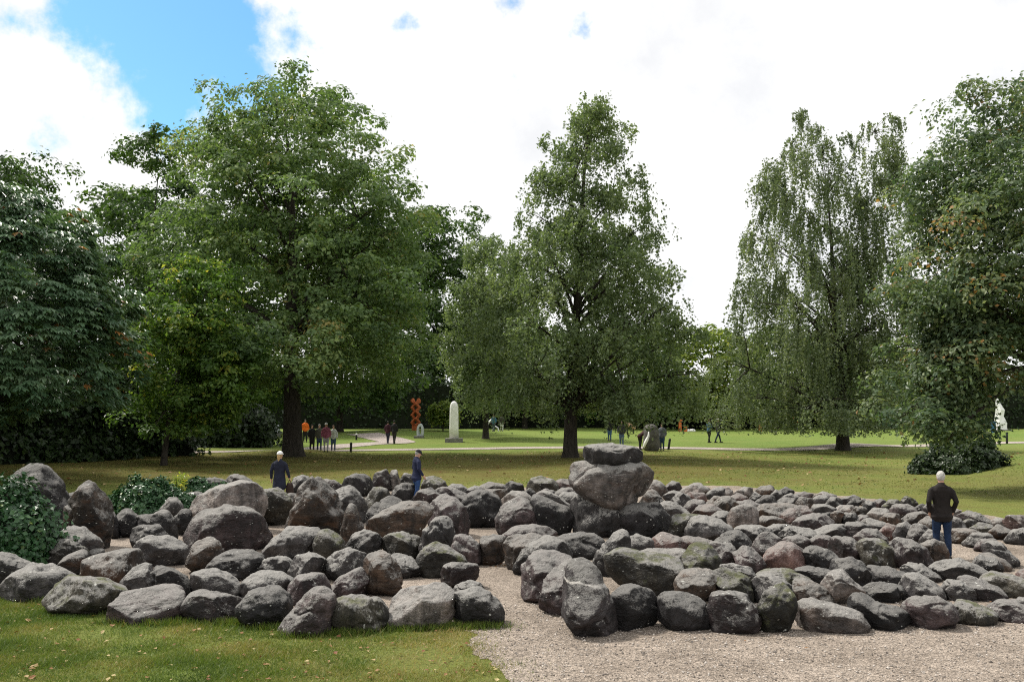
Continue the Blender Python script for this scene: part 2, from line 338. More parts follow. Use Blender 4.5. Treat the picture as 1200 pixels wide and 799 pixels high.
def gravel_mat(name, lo, hi, fresh):
    m, nt, N, L, p, out = new_mat(name); tc = N.new('ShaderNodeTexCoord'); v = tc.outputs['Object']
    vo = N.new('ShaderNodeTexVoronoi'); vo.inputs['Scale'].default_value = 68; L.new(v, vo.inputs['Vector'])
    vo2 = N.new('ShaderNodeTexVoronoi'); vo2.inputs['Scale'].default_value = 34; L.new(v, vo2.inputs['Vector'])
    bw = N.new('ShaderNodeRGBToBW'); L.new(vo.outputs['Color'], bw.inputs[0]); bw2 = N.new('ShaderNodeRGBToBW'); L.new(vo2.outputs['Color'], bw2.inputs[0])
    c = ramp(N, L, noise(N, L, v, .8, 6, .65), [(.3, lo), (.7, hi)])
    c = mixc(N, L, .85, c, ramp(N, L, bw.outputs[0], [(.15, .45), (.5, 1.0), (.85, 1.6)]), 'MULTIPLY')
    c = mixc(N, L, .5, c, ramp(N, L, bw2.outputs[0], [(.1, .5), (.5, 1.0), (.9, 1.5)]), 'MULTIPLY')
    # rake tracks and damp patches
    mp = N.new('ShaderNodeMapping'); mp.inputs['Scale'].default_value = (2.2, 9, 1); mp.inputs['Rotation'].default_value = (0, 0, .06); L.new(v, mp.inputs[0])
    rk = noise(N, L, mp.outputs[0], 1.6, 5, .7, .5); c = mixc(N, L, .5 * fresh, c, ramp(N, L, rk, [(.35, .55), (.55, 1.1)]), 'MULTIPLY')
    L.new(c, p.inputs['Base Color']); p.inputs['Roughness'].default_value = .95; p.inputs['Specular IOR Level'].default_value = .15
    b = bump(N, L, p, vo.outputs['Distance'], .8, .015); b = bump(N, L, p, vo2.outputs['Distance'], .6, .02, b); bump(N, L, p, rk, .5 * fresh, .06, b); return m
PEBBLE = leaf_mat('pebble', [(0, (.10, .085, .075)), (.5, (.30, .26, .22)), (1, (.55, .5, .45))], 0.0, .8); LAWN = ground_mat(); GRAVEL = gravel_mat('gravel', (.205, .168, .135), (.385, .325, .270), 1.0); PATHM = gravel_mat('path_gravel', (.33, .28, .25), (.44, .385, .35), .3)

# ------------------------------------------------------------------ ground, gravel, paths
def build_ground():
    xs = np.unique(np.concatenate([np.linspace(-1500, -90, 14), np.arange(-90, 90.1, 1.5), np.linspace(90, 1500, 14)]))
    ys = np.unique(np.concatenate([np.linspace(-400, -5, 6), np.arange(-5, 150.1, 1.5), np.linspace(150, 2400, 16)]))
    X, Y = np.meshgrid(xs, ys); V = np.c_[X.ravel(), Y.ravel(), terrain(X, Y).ravel()]
    nx, ny = len(xs), len(ys); i = np.arange(ny - 1)[:, None] * nx + np.arange(nx - 1)[None]
    tag(obj('ground', mesh_np('ground', V, np.c_[i.ravel(), i.ravel() + 1, i.ravel() + nx + 1, i.ravel() + nx], smooth=True), LAWN), kind='structure')
    # gravel of the boulder maze, ragged edge; runs forward past the camera on the right
    edge = [(543, 737), (560, 760), (585, 790), (600, 830), (612, 900)]
    pts = [at(*q).xy for q in edge] + [Vector((.2, 3)), Vector((14, 3)), Vector((17, 12)), at(1500, 690).xy, at(1330, 640).xy, at(1215, 615).xy]
    pts += [at(*q).xy for q in [(1120, 597), (1000, 582), (860, 569), (690, 569), (560, 573), (430, 572), (330, 577), (220, 584), (120, 612), (60, 640), (0, 668), (-30, 690), (30, 692), (90, 705), (140, 717), (230, 721), (330, 730), (450, 726)]]
    ring = []
    for i, a in enumerate(pts):
        b = pts[(i + 1) % len(pts)]; n = max(1, int((b - a).length / .06)); 
        for k in range(n):
            q = a + (b - a) * k / n; ring.append((q.x, q.y))
    R = np.array(ring); nz = fbm(np.c_[R * 1.7, np.zeros(len(R))], 4); nz2 = fbm(np.c_[R * 1.7 + 50, np.zeros(len(R))], 4)
    R = R + np.c_[nz, nz2] * .2 + np.c_[fbm(np.c_[R * 7, np.zeros(len(R))], 3), fbm(np.c_[R * 7 + 31, np.zeros(len(R))], 3)] * .08
    global GRAVEL_EDGE; GRAVEL_EDGE = [tuple(q) for q in R]
    from mathutils.geometry import delaunay_2d_cdt
    gx, gy = np.meshgrid(np.arange(-20, 26, .9), np.arange(3, 40, .9)); G = np.c_[gx.ravel(), gy.ravel()]; G = G[in_poly(G, GRAVEL_EDGE)]
    nR = len(R); cdt = delaunay_2d_cdt([Vector(q) for q in np.concatenate([R, G])], [(i, (i + 1) % nR) for i in range(nR)], [], 1, 1e-5)
    me = mesh_py('gravel', [(q.x, q.y, .006) for q in cdt[0]], [tuple(f) for f in cdt[2]])
    tag(obj('gravel', me, GRAVEL), kind='structure')
    def strip(name, px, w):
        P = [at(*q) for q in px]; pts2 = []
        for a, b in zip(P[:-1], P[1:]):
            n = max(2, int((b - a).length / .8)); pts2 += [a.lerp(b, k / n) for k in range(n)]
        pts2.append(P[-1]); P = np.array([(p.x, p.y) for p in pts2])
        for _ in range(30): P[1:-1] = (P[:-2] + 2 * P[1:-1] + P[2:]) / 4
        T = np.gradient(P, axis=0); T /= np.linalg.norm(T, axis=1)[:, None]; Nn = np.c_[-T[:, 1], T[:, 0]]
        V = []; 
        for j, s in enumerate(np.linspace(-1, 1, 5)):
            e = .12 * fbm(np.c_[P * .8, np.full(len(P), j)], 2) if abs(s) == 1 else 0
            Q = P + Nn * (s * w / 2 + e)[:, None] if not np.isscalar(e) else P + Nn * (s * w / 2)
            V.append(np.c_[Q, terrain(Q[:, 0], Q[:, 1]) + .03])
        V = np.stack(V, 1); n = len(P); i = np.arange(n - 1)[:, None] * 5 + np.arange(4)[None]; i = i.ravel()
        tag(obj(name, mesh_np(name, V.reshape(-1, 3), np.c_[i, i + 1, i + 6, i + 5], smooth=True), PATHM), kind='structure')
    strip('path', [(-400, 545), (100, 533), (300, 528.5), (420, 527), (545, 526), (800, 525), (950, 524.3), (1080, 522.5), (1200, 518.5), (1500, 512)], 2.4)
    strip('path', [(352, 527.5), (400, 522.5), (440, 517.5), (470, 513.8), (481, 511.6), (466, 509.6), (425, 508)], 2.8)
build_ground()

# ------------------------------------------------------------------ boulders
def ico(sub):
    import bmesh
    bm = bmesh.new(); bmesh.ops.create_icosphere(bm, subdivisions=sub, radius=1); V = np.array([v.co[:] for v in bm.verts]); Fc = np.array([[v.index for v in f.verts] for f in bm.faces]); bm.free()
    return V / np.linalg.norm(V, axis=1)[:, None], Fc
ICO = {k: ico(k) for k in (3, 4, 5)}
def boulder_mesh(poly, Yc, depth, seed, sub, facets, q, cut):
    """boulder with the traced outline as its middle section, its own depth, broken facets and weathering"""
    r = np.random.default_rng(seed); P = np.array([on_plane(x, y, Yc) for x, y in poly])
    x, z = P[:, 0], P[:, 1]; x2, z2 = np.roll(x, -1), np.roll(z, -1); cr = x * z2 - x2 * z; A = cr.sum() / 2
    c = np.array([((x + x2) * cr).sum(), ((z + z2) * cr).sum()]) / (6 * A); Q = P - c
    th = np.linspace(-math.pi, math.pi, 121)[:-1]; R = np.full(120, .05)
    for a, b in zip(Q, np.roll(Q, -1, 0)):
        e = b - a; D = np.c_[np.cos(th), np.sin(th)]; den = D[:, 0] * e[1] - D[:, 1] * e[0]
        with np.errstate(all='ignore'):
            t = (a[0] * e[1] - a[1] * e[0]) / den; u = (a[0] * D[:, 1] - a[1] * D[:, 0]) / den
        ok = (u >= -1e-6) & (u <= 1 + 1e-6) & (t > 0) & np.isfinite(t); R[ok] = np.maximum(R[ok], t[ok])
    k = np.exp(-np.arange(-6, 7) ** 2 / (2 * 1.8 ** 2)); k /= k.sum(); R = np.convolve(np.r_[R[-6:], R, R[:6]], k, 'valid') * 1.07
    V, Fc = ICO[sub]; s = np.sqrt(V[:, 0] ** 2 + V[:, 2] ** 2); ang = np.arctan2(V[:, 2], V[:, 0])
    Rr = np.interp(ang, np.r_[th, math.pi], np.r_[R, R[0]]); sz = np.sqrt(abs(A)); 
    X = np.stack([Rr * s ** q * np.cos(ang), depth / 2 * np.sign(V[:, 1]) * np.abs(V[:, 1]) ** q, Rr * s ** q * np.sin(ang)], 1)
    X[:, 0] += X[:, 1] * r.uniform(-.12, .12)
    for _ in range(facets):
        n = r.normal(size=3) * (1, .9, .8); n[1] = -abs(n[1]) if r.random() < .75 else abs(n[1]); n /= np.linalg.norm(n)
        if abs(n[1]) < .35: n[1] = -.5; n /= np.linalg.norm(n)
        d = X @ n; t = d.max() * r.uniform(cut, .9); X -= np.outer(np.maximum(0, d - t) * .9, n)
    for a_, lo, hi in ((0, Q[:, 0].min(), Q[:, 0].max()), (2, Q[:, 1].min(), Q[:, 1].max())):      # keep the outline's full extent
        l0, h0 = X[:, a_].min(), X[:, a_].max(); X[:, a_] = lo + (X[:, a_] - l0) * (hi - lo) / (h0 - l0); m_ = (lo + hi) / 2; X[:, a_] = m_ + (X[:, a_] - m_) * 1.095
    nrm = X / np.linalg.norm(X, axis=1)[:, None]; o = r.uniform(0, 50, 3)
    X += nrm * (sz * .045 * fbm(X / sz * 2.2 + o, 2))[:, None]
    X += nrm * (sz * .036 * fbm(X / sz * 4.5 + o, 5, 2.1, .55))[:, None]
    X -= nrm * (sz * .06 * np.maximum(0, .12 - np.abs(vnoise(X / sz * 1.7 + o + 9))) / .12 * (vnoise(X / sz * 1.1 + o) > .05))[:, None]
    return X, Fc, c, np.ptp(P[:, 0]), np.ptp(P[:, 1])
# kind; outline in photo pixels (x,y ...); optional depth factor; optional label
S = """
k;16,563 22,555 38,548 52,552 63,562 72,575 81,593 82,617 73,632 33,632 18,597;.9;tall rounded dark boulder rising behind the ivy mound
b;103,570 113,567 123,573 129,588 129,623 124,645 112,645 78,640 80,600 90,583;.7;tall leaning brown slab boulder with pale flat tip, beside the ivy
k;76,583 82,578 91,578 96,592 95,606 78,606
k;129,600 134,600 138,612 138,632 129,632
k;137,608 142,600 150,597 157,604 165,612 166,624 160,630 140,630
k;158,608 166,603 178,604 187,612 190,622 180,630 162,630
g;178,605 188,599 197,600 203,612 207,628 203,636 185,634
k;155,630 158,620 168,616 183,616 194,626 190,640 160,642
g;158,645 166,633 180,628 196,628 206,635 219,640 219,655 212,665 175,664 160,655
g;188,597 198,584 206,585 213,592 214,604 204,608 190,605
g;210,590 218,580 232,577 240,582 238,595 220,600 211,598
k;206,606 213,597 223,597 225,610 222,624 212,628 206,618
p;224,600 237,585 257,573 280,567 299,568 306,583 309,606 305,622 240,626 226,618;.6;huge pale-topped block leaning on the great dark boulder
m;222,628 230,612 245,600 265,594 288,599 303,610 309,622 315,634 311,647 262,650 226,640;.75;great dark split boulder with a long crack, below the pale-topped block
g;233,566 240,561 255,560 264,564 267,572 255,577 237,575
m;265,563 274,556 285,558 294,564 296,572 280,574 267,573
o;304,580 306,575 325,574 333,580 339,598 340,614 325,617 307,614;.7;flat-topped dark mossy block between pale-topped block and conical boulder
b;333,583 338,580 347,579 349,595 345,612 338,605
g;340,572 345,561 354,557 362,561 364,575 350,580
b;340,618 346,590 354,572 363,560 371,559 380,566 390,580 397,598 401,612 401,626 380,629 345,624;.8;tall conical speckled brown boulder, tallest of the inner ring
g;310,648 321,632 337,621 350,619 374,622 376,640 372,658 345,658 312,656;.8;broad pale-topped grey boulder in front of the conical boulder
o;369,637 374,625 382,621 392,625 401,633 404,643 398,655 382,660 370,652
b;226,642 232,635 244,632 254,636 259,648 254,662 240,673 228,670 220,660;1;rounded orange-brown stained boulder below the great dark split boulder
k;244,667 255,653 273,646 293,646 307,652 308,660 303,673 287,681 272,679 250,674
g;303,668 310,656 320,653 335,655 344,660 342,670 335,680 305,678
g;340,676 343,660 351,652 366,650 378,654 381,662 372,674 355,684
g;224,686 228,672 240,668 255,668 268,675 278,686 283,695 280,704 265,704 235,697
g;283,697 287,681 300,673 318,670 332,672 341,680 340,695 330,704 290,705
m;338,703 340,688 348,676 365,673 378,674 386,686 384,700 368,709 345,710
k;180,672 188,664 203,668 217,678 226,693 222,703 205,702 184,692
g;140,692 150,675 160,665 170,662 180,665 181,690 165,696 147,697
b;98,680 101,658 118,650 140,646 160,647 166,660 158,676 148,689 128,688;.8;broad tan angular boulder with pale mottled top, second row from lawn
b;69,662 78,653 95,646 102,650 102,668 97,680 85,676 72,668
g;96,650 105,643 120,644 122,655 100,660
g;57,645 72,625 85,618 98,621 110,632 117,643 116,655 70,662
o;50,657 62,638 72,632 82,633 93,640 101,647 95,657 75,664 58,665
g;-14,665 0,648 15,652 33,664 20,676 5,686 -14,692
g;6,690 18,673 38,661 55,664 72,672 84,679 70,696 57,705 30,702 8,697;.8;long grey humped boulder at the lawn edge beside the ivy mound
o;56,706 73,687 88,677 107,681 123,683 145,697 134,712 128,723 100,720 75,713;.8;long grey-green angular boulder with dark undercut at the lawn edge
m;132,715 141,702 155,695 185,692 209,690 215,700 214,720 210,730 185,731 142,731 136,724;.75;long dark mauve block lying flat at the lawn edge
m;217,712 223,698 233,693 250,695 268,702 282,708 281,722 255,731 228,728;.85;mauve-grey wedge boulder with pale stripes at the lawn edge
k;281,710 293,695 310,691 324,690 334,697 341,712 338,726 318,736 295,734 282,722;.9;smooth round charcoal boulder with white spots at the lawn edge
m;327,739 340,723 354,706 363,695 376,691 388,693 391,700 388,720 384,740 370,746 335,746;.8;long dark boulder tilted diagonally down onto the lawn
o;386,724 389,708 403,700 425,700 441,703 453,712 453,729 440,740 415,743 394,737;.8;oval speckled olive-grey boulder beside the diagonally tilted one
p;455,731 458,706 466,692 490,688 520,687 530,696 530,712 524,734 493,737 460,735;.7;large pale flat-faced boulder with two short cracks at the lawn edge
g;530,707 535,694 556,689 573,694 585,710 590,728 584,735 552,734 534,724;.85;rounded grey boulder ending the lawn-edge row at the gravel gap
g;529,697 536,686 550,681 561,684 566,690 560,702 535,704
m;518,683 519,668 524,661 540,660 555,663 560,680 548,691 530,692;.8;small stepped mauve block beside the gravel gap
g;377,666 387,652 408,644 428,651 429,666 415,676 392,682 380,678
m;387,692 400,677 422,667 428,680 430,701 392,702;.8;triangular dark mauve boulder beside the upright square-topped block
b;427,660 435,650 447,647 459,656 467,668 469,688 460,700 432,700 428,680;.8;upright dark brown square-sided block in the second row from lawn
g;450,658 460,650 472,650 482,654 492,664 492,674 480,679 460,677
o;489,660 497,645 512,635 525,643 542,653 549,665 545,674 525,678 495,677;.8;dark hunched boulder in front of the upright speckled egg boulder
g;493,640 498,622 510,608 520,606 529,612 531,628 528,645 510,657 495,657;.8;upright grey speckled egg-shaped boulder behind the dark hunched one
g;405,643 415,628 427,622 440,626 449,637 447,648 432,656 410,652
o;448,642 457,628 473,625 490,630 494,638 485,656 462,657 449,650
b;432,622 446,607 466,595 487,589 505,587 505,597 495,616 490,634 465,637 445,636;.55;long leaning slab with pale ridge and ochre face, inner ring
k;431,618 433,600 443,590 455,583 468,588 472,598 462,620 440,627
b;400,636 405,607 408,592 415,590 420,602 426,622 420,636 405,642;.8;small narrow pointed brownish stone beside the conical boulder
g;389,582 396,571 410,570 420,578 428,592 431,608 420,615 396,610
o;428,587 436,574 448,572 457,580 458,597 440,604 429,602
k;402,570 407,560 416,556 428,557 435,567 437,576 425,583 406,580
m;375,570 382,562 392,563 402,570 402,580 380,581
m;436,568 440,555 453,551 457,560 457,574 440,576
p;456,560 460,551 465,552 468,562 468,573 457,575
g;469,562 474,555 482,557 484,570 470,573
k;459,582 462,570 475,567 484,569 487,581 484,592 462,591
o;494,569 500,559 509,558 518,562 524,571 510,577 496,575
m;486,585 492,575 506,572 515,580 513,593 490,594
m;508,577 518,571 532,572 546,580 549,587 538,592 515,592
m;500,615 505,598 519,584 535,585 546,598 550,615 550,628 530,631 505,627;.85;large mauve egg-shaped boulder beside the leaning ridged slab
g;523,573 530,567 540,568 548,574 545,581 526,581
g;545,575 557,569 566,572 566,580 548,581
b;561,572 575,565 591,568 592,575 575,578
k;591,570 600,564 612,568 614,577 598,580
o;619,573 622,560 634,559 647,562 654,572 650,579 621,579
r;649,566 660,561 674,563 677,574 655,577
b;548,581 555,577 575,574 592,573 590,583 570,586
k;538,594 553,578 570,575 583,583 588,597 583,616 553,619 540,608;.9;broad dark rounded boulder between the mauve egg and the pale pinkish-grey dome
p;588,586 600,576 614,577 623,585 615,594 592,594
m;583,607 588,594 600,587 611,583 625,592 632,605 634,618 615,625 590,628 584,618;.85;large mauve-grey speckled dome beside the dark slanted boulder
k;623,588 628,581 645,588 665,597 672,606 664,624 645,628 630,614;.8;large black slanted boulder with pale upper edge before the stacked boulders
g;631,582 640,576 655,582 668,593 660,602 640,594
k;613,578 620,572 627,577 624,586 615,585
m;628,579 640,573 652,576 652,584 632,584
m;651,578 660,572 672,572 680,577 676,585 655,586
g;652,585 660,577 670,577 680,582 675,594 658,594
m;590,630 606,618 623,615 640,619 650,627 640,635 600,637
b;591,645 594,633 605,628 622,627 636,630 632,652 612,670 598,668
g;603,672 610,655 622,639 642,631 660,636 668,650 668,657 650,671 612,678;.8;large pale grey boulder heading the row along the gravel gap
k;650,636 665,627 695,626 705,633 707,642 697,656 665,656 655,647;.9;long dark log-shaped boulder with white spots
m;530,642 536,628 550,630 563,640 566,655 555,664 535,658
b;562,642 565,629 580,627 592,630 592,650 586,663 568,662
m;612,697 615,662 622,654 632,648 655,650 672,657 668,682 650,698 630,708;1.1;mauve angular boulder with white crusted top along the gravel gap
m;634,708 637,680 650,664 670,658 690,662 695,690 687,716 664,723 648,716;1.1;dark mauve angular boulder between the crusted one and the quartz-veined one
q;661,719 662,690 666,670 676,660 688,661 702,676 714,698 720,718 722,740 712,751 690,750 674,739;1.3;tall dark wedge boulder crossed by a white quartz vein
k;713,704 727,690 740,687 756,691 770,704 773,718 768,736 750,741 728,740 716,726;.95;round charcoal boulder beside the quartz-veined wedge
k;771,704 780,695 805,695 823,706 831,718 830,736 810,740 786,737 774,722;.9;smooth oval black boulder beside the mauve egg in the gravel-edge row
m;831,722 833,706 838,696 857,695 874,700 885,712 889,724 886,737 850,744 835,739;.9;large mauve rounded boulder in the outer row beside the mossy pointed one
O;890,711 898,698 916,685 927,697 932,711 931,728 918,743 897,743 890,724;.85;pointed upright dark mossy boulder in the outer row along the gravel
p;934,716 943,706 955,704 980,710 1006,718 1012,729 1006,740 970,743 942,742 935,730;.75;long pale mottled boulder in the outer row along the gravel
k;998,714 1001,697 1014,698 1021,706 1045,711 1061,718 1063,727 1054,738 1030,739 1010,730;.8;dark saddle-shaped boulder with raised end in the outer row
m;1061,714 1070,703 1100,700 1115,706 1119,718 1112,736 1085,738 1066,732;.85;broad brownish mauve boulder beside the dark saddle-shaped one
o;1118,716 1126,705 1145,709 1165,718 1162,730 1140,733 1124,730
m;1158,714 1174,705 1190,705 1202,711 1206,722 1200,730 1172,730 1160,723
m;1188,708 1196,701 1210,700 1215,712 1200,715
g;1054,689 1063,676 1073,673 1085,679 1100,690 1105,700 1080,705 1060,704
g;1103,694 1112,682 1124,680 1136,687 1144,696 1139,704 1116,705
m;1126,681 1133,676 1148,680 1166,688 1176,696 1172,704 1148,705
o;1153,682 1166,672 1186,674 1202,681 1208,692 1202,701 1178,701 1165,692
g;1091,672 1103,660 1124,656 1138,660 1153,670 1148,680 1106,682;.75;long humped grey boulder in the row facing the white-haired man's path
g;1142,662 1150,651 1162,653 1170,661 1174,670 1160,676 1148,674
g;1057,669 1068,661 1080,662 1092,670 1100,677 1097,683 1075,682
k;1015,670 1020,664 1040,666 1065,674 1060,684 1040,686 1018,684
k;974,670 980,659 996,654 1008,660 1019,674 1018,688 1000,690 980,684
k;1009,694 1022,685 1035,683 1053,686 1057,698 1045,706 1025,707 1012,704;.8;flat-topped dark slate boulder with white edge in the second row
p;965,687 974,673 987,671 1000,682 1011,694 1003,707 990,711 978,706;.9;pale greenish-grey dome boulder beside the dark slate boulder
b;928,694 932,681 945,680 970,690 980,700 977,710 950,710 932,706
g;880,688 889,676 901,674 916,680 928,690 925,704 900,710 884,706
O;836,674 848,668 872,675 880,688 882,702 862,708 848,700;.9;bright moss-covered boulder behind the mauve rounded one
g;845,665 859,661 878,667 885,677 880,688 860,690
o;886,678 903,668 925,668 948,675 945,685 925,688 895,686
k;934,670 948,665 974,668 976,677 966,687 950,688
o;710,657 733,647 745,650 775,653 793,656 798,668 789,692 770,700 732,687 714,672;.7;large angular flat-topped block with ochre-stained faces
b;793,684 800,671 828,668 838,677 847,693 838,708 815,708 797,700
p;743,652 763,645 800,644 804,652 800,670 770,670
O;800,657 808,638 825,637 838,650 846,669 830,682 803,680;.8;upright mossy block with orange-stained foot behind the dark trapezoid boulder
m;825,642 843,636 858,639 863,652 862,664 845,668
r;765,634 778,625 793,630 807,638 800,648 775,648;.9;pinkish-orange rounded boulder behind the ochre-stained angular block
r;797,634 806,629 825,632 840,637 830,646 808,644
g;693,669 703,648 717,630 730,623 737,633 738,650 725,670 708,676;.8;grey boulder slanting upward beside the long log-shaped one
g;735,632 747,627 763,633 766,644 745,652
g;671,597 674,585 687,580 700,585 715,590 735,592 744,612 742,627 710,635 678,632;.8;broad grey-tan foundation boulder under the stacked capstones
k;722,600 735,592 752,591 768,593 780,605 785,617 783,630 755,636 732,630;.8;dark foundation boulder under the stacked capstones
p;672,552 675,545 690,542 747,545 762,553 763,565 753,583 738,594 706,594 690,582 675,567;.8;great pale angular boulder resting on two others, carrying the flat capstone
g;685,530 690,522 718,521 743,524 750,532 747,540 715,546 690,542;.8;flat lichen-spotted capstone slab on top of the stacked boulders
o;785,622 790,606 802,602 818,605 830,612 825,634 800,634 787,630
g;803,624 813,608 827,606 843,610 858,620 856,634 840,638 812,636
g;769,596 780,588 793,591 807,602 800,612 782,613 772,606
b;750,590 757,578 765,574 775,585 778,598 760,600
p;760,574 767,563 776,567 782,575 775,582 762,582;1;small cream-coloured stone beside the stacked boulders
m;778,573 787,564 793,566 799,573 795,580 781,580
g;777,582 788,575 798,577 800,585 785,588
p;798,576 813,566 822,567 831,574 825,583 803,582
g;787,586 797,578 808,583 812,594 800,600 788,594
r;803,582 810,577 825,578 828,588 812,590
m;800,599 810,586 824,587 830,598 815,604
r;812,604 820,593 835,591 846,598 845,607 825,609
b;828,592 838,582 855,582 864,591 856,603 842,602
g;828,580 836,572 847,571 854,577 850,585 832,586
p;848,577 853,571 859,576 860,585 850,586
r;855,584 864,578 876,583 876,590 858,592
p;861,578 872,571 881,572 882,582 875,587 863,584
b;883,578 892,570 902,569 907,575 898,584 886,584
g;903,581 909,574 916,577 917,587 905,588
k;912,576 921,571 930,575 928,582 915,582
g;878,585 885,577 892,581 890,590 880,590
k;885,590 896,580 906,581 909,588 904,594 890,594
g;917,583 927,578 936,582 934,591 920,591
m;932,580 942,576 953,579 953,586 936,586
m;909,590 918,583 931,584 931,593 912,594
b;932,593 938,583 951,584 953,595 935,598
m;860,590 878,586 892,593 888,602 870,600
p;854,608 858,597 872,591 884,596 888,606 887,620 868,624 856,620;.8;pale upright boulder with a yellowish band among the crowded rows
g;833,608 842,599 852,600 857,606 852,617 838,616
b;886,602 896,591 914,589 932,592 930,606 916,613 900,610 889,608
r;914,612 922,600 938,593 949,596 950,604 940,614 926,618 916,617
m;927,620 937,607 953,602 966,604 975,612 970,624 948,626 930,625
b;886,613 893,605 908,605 918,610 905,619 888,620
g;858,624 870,615 890,616 903,621 898,634 880,636 862,632
g;896,622 908,614 925,615 928,622 915,632 900,631
g;913,628 926,617 945,620 958,625 950,636 925,636
g;940,629 960,621 976,614 988,614 989,626 970,636 948,635
m;988,626 993,614 1005,612 1020,617 1018,632 1000,636 990,634
m;1003,630 1014,620 1026,621 1036,630 1041,641 1025,644 1008,640
m;883,642 888,630 898,624 908,628 916,635 913,648 895,654 886,650
k;838,636 850,626 865,623 875,630 880,640 870,648 850,646
m;860,650 870,642 880,643 890,654 897,666 888,673 870,670
r;894,658 903,645 917,637 930,638 943,651 946,664 930,670 904,669;.9;large smooth reddish-brown mound-shaped boulder in the middle rows
k;939,650 952,641 968,643 980,652 982,662 972,670 948,668
m;916,638 925,630 938,627 949,633 950,641 940,647
m;949,636 958,628 972,629 975,640 965,647
m;972,642 982,630 998,632 1008,641 1013,656 1000,662 984,656
o;1005,643 1015,633 1034,634 1046,648 1050,661 1036,667 1014,662
m;1041,646 1052,632 1068,633 1082,644 1090,660 1078,667 1056,665 1046,657;.9;large mauve streaked boulder near the white-haired man's feet
b;1076,642 1092,633 1105,636 1110,648 1108,659 1092,663 1082,657
m;1062,632 1069,616 1080,614 1088,622 1085,636 1066,638
g;1078,635 1088,621 1100,623 1106,634 1098,640 1082,640
r;1031,623 1040,614 1051,617 1051,628 1045,634 1034,631
g;1047,628 1052,615 1061,612 1069,617 1066,632 1055,636
g;1008,614 1018,607 1030,611 1039,614 1032,623 1016,620
p;1017,604 1025,596 1038,596 1043,602 1035,611 1022,610
b;1032,610 1041,601 1053,603 1055,614 1040,617
m;1042,602 1050,592 1063,591 1073,596 1074,606 1060,608 1046,606
b;1054,614 1066,602 1078,599 1086,604 1078,615 1062,617
b;1076,616 1086,606 1098,608 1101,620 1090,626 1080,622
o;1055,590 1060,581 1068,583 1075,590 1070,596 1058,596
k;1072,595 1080,590 1086,594 1080,601 1074,601
g;1081,597 1088,588 1093,592 1092,602 1084,602
g;951,587 960,580 970,582 972,592 955,593
p;954,583 965,576 978,580 980,588 960,588
g;968,591 975,582 986,584 987,594 972,596
m;983,586 1000,580 1007,584 1003,592 986,592
k;993,592 1000,584 1009,587 1004,595 995,595
p;1006,589 1012,584 1016,588 1014,593 1007,593
g;1008,599 1015,587 1025,589 1024,601 1014,604
m;1022,590 1031,584 1038,587 1036,595 1026,595
o;1034,594 1042,586 1050,585 1056,590 1048,597 1036,597
g;949,602 954,592 967,591 978,596 970,604 954,605
p;979,598 986,592 1000,592 1000,601 985,603
b;997,602 1004,594 1014,595 1016,605 1004,607
g;984,611 990,601 1000,601 1005,606 997,614 988,614
b;974,602 982,598 988,601 984,614 976,614
k;955,604 972,600 975,606 968,612 957,611
m;1000,610 1008,603 1017,604 1016,613 1004,614
g;1109,614 1115,605 1124,608 1131,618 1128,628 1112,629
o;1125,613 1135,608 1143,611 1141,620 1130,623
b;1109,629 1118,620 1135,620 1146,622 1143,632 1130,638 1114,634
p;1110,602 1116,596 1125,598 1126,607 1114,608
m;1124,606 1136,599 1147,603 1160,611 1150,617 1135,614
o;1137,621 1148,613 1162,615 1163,626 1148,628
b;1160,624 1170,615 1184,623 1178,633 1165,631
p;1159,613 1168,607 1178,608 1178,618 1163,618
r;1177,612 1183,604 1198,604 1206,612 1203,624 1186,626;.9;reddish speckled slab-like boulder ending the back row near the grassy bank
g;1179,635 1188,622 1200,619 1210,626 1206,639 1188,638
g;1130,638 1140,626 1156,624 1162,629 1155,640 1138,643
m;1143,644 1150,633 1166,631 1168,637 1160,646 1148,648
g;1154,642 1164,636 1175,637 1184,648 1193,658 1192,666 1180,664 1165,657
b;1150,652 1162,649 1175,656 1183,664 1178,670 1166,667
r;1192,674 1198,668 1210,666 1212,680 1198,682
"""
TONE = {'k': 'charcoal', 'g': 'grey', 'm': 'mauve-grey', 'b': 'brown', 'p': 'pale', 'o': 'olive-grey', 'O': 'mossy', 'r': 'pinkish', 'q': 'veined'}
def zone(x, y):
    if x < 600:
        if y > 720: return 'at the front lawn edge'
        if x < 225 and y < 672: return 'in the cluster by the ivy'
        if y > 668: return 'in the second row behind the lawn edge'
        if y > 598: return 'in the inner ring around the conical boulder'
        return 'in the back row below the shaded lawn'
    if x < 800:
        if y < 600: return 'around the foot of the stacked boulders'
        return 'in the rows before the stacked boulders'
    if x > 1106 and y < 685: return "along the white-haired man's gravel path"
    if y > 725: return 'in the outer row by the open gravel'
    if y > 684: return 'in the second row behind the open gravel'
    if y > 640: return 'in the third row behind the open gravel'
    if y > 605: return 'in the crowded middle rows'
    if y > 592.5: return 'in the packed rows before the sunny lawn'
    return 'in the last row before the sunny lawn'
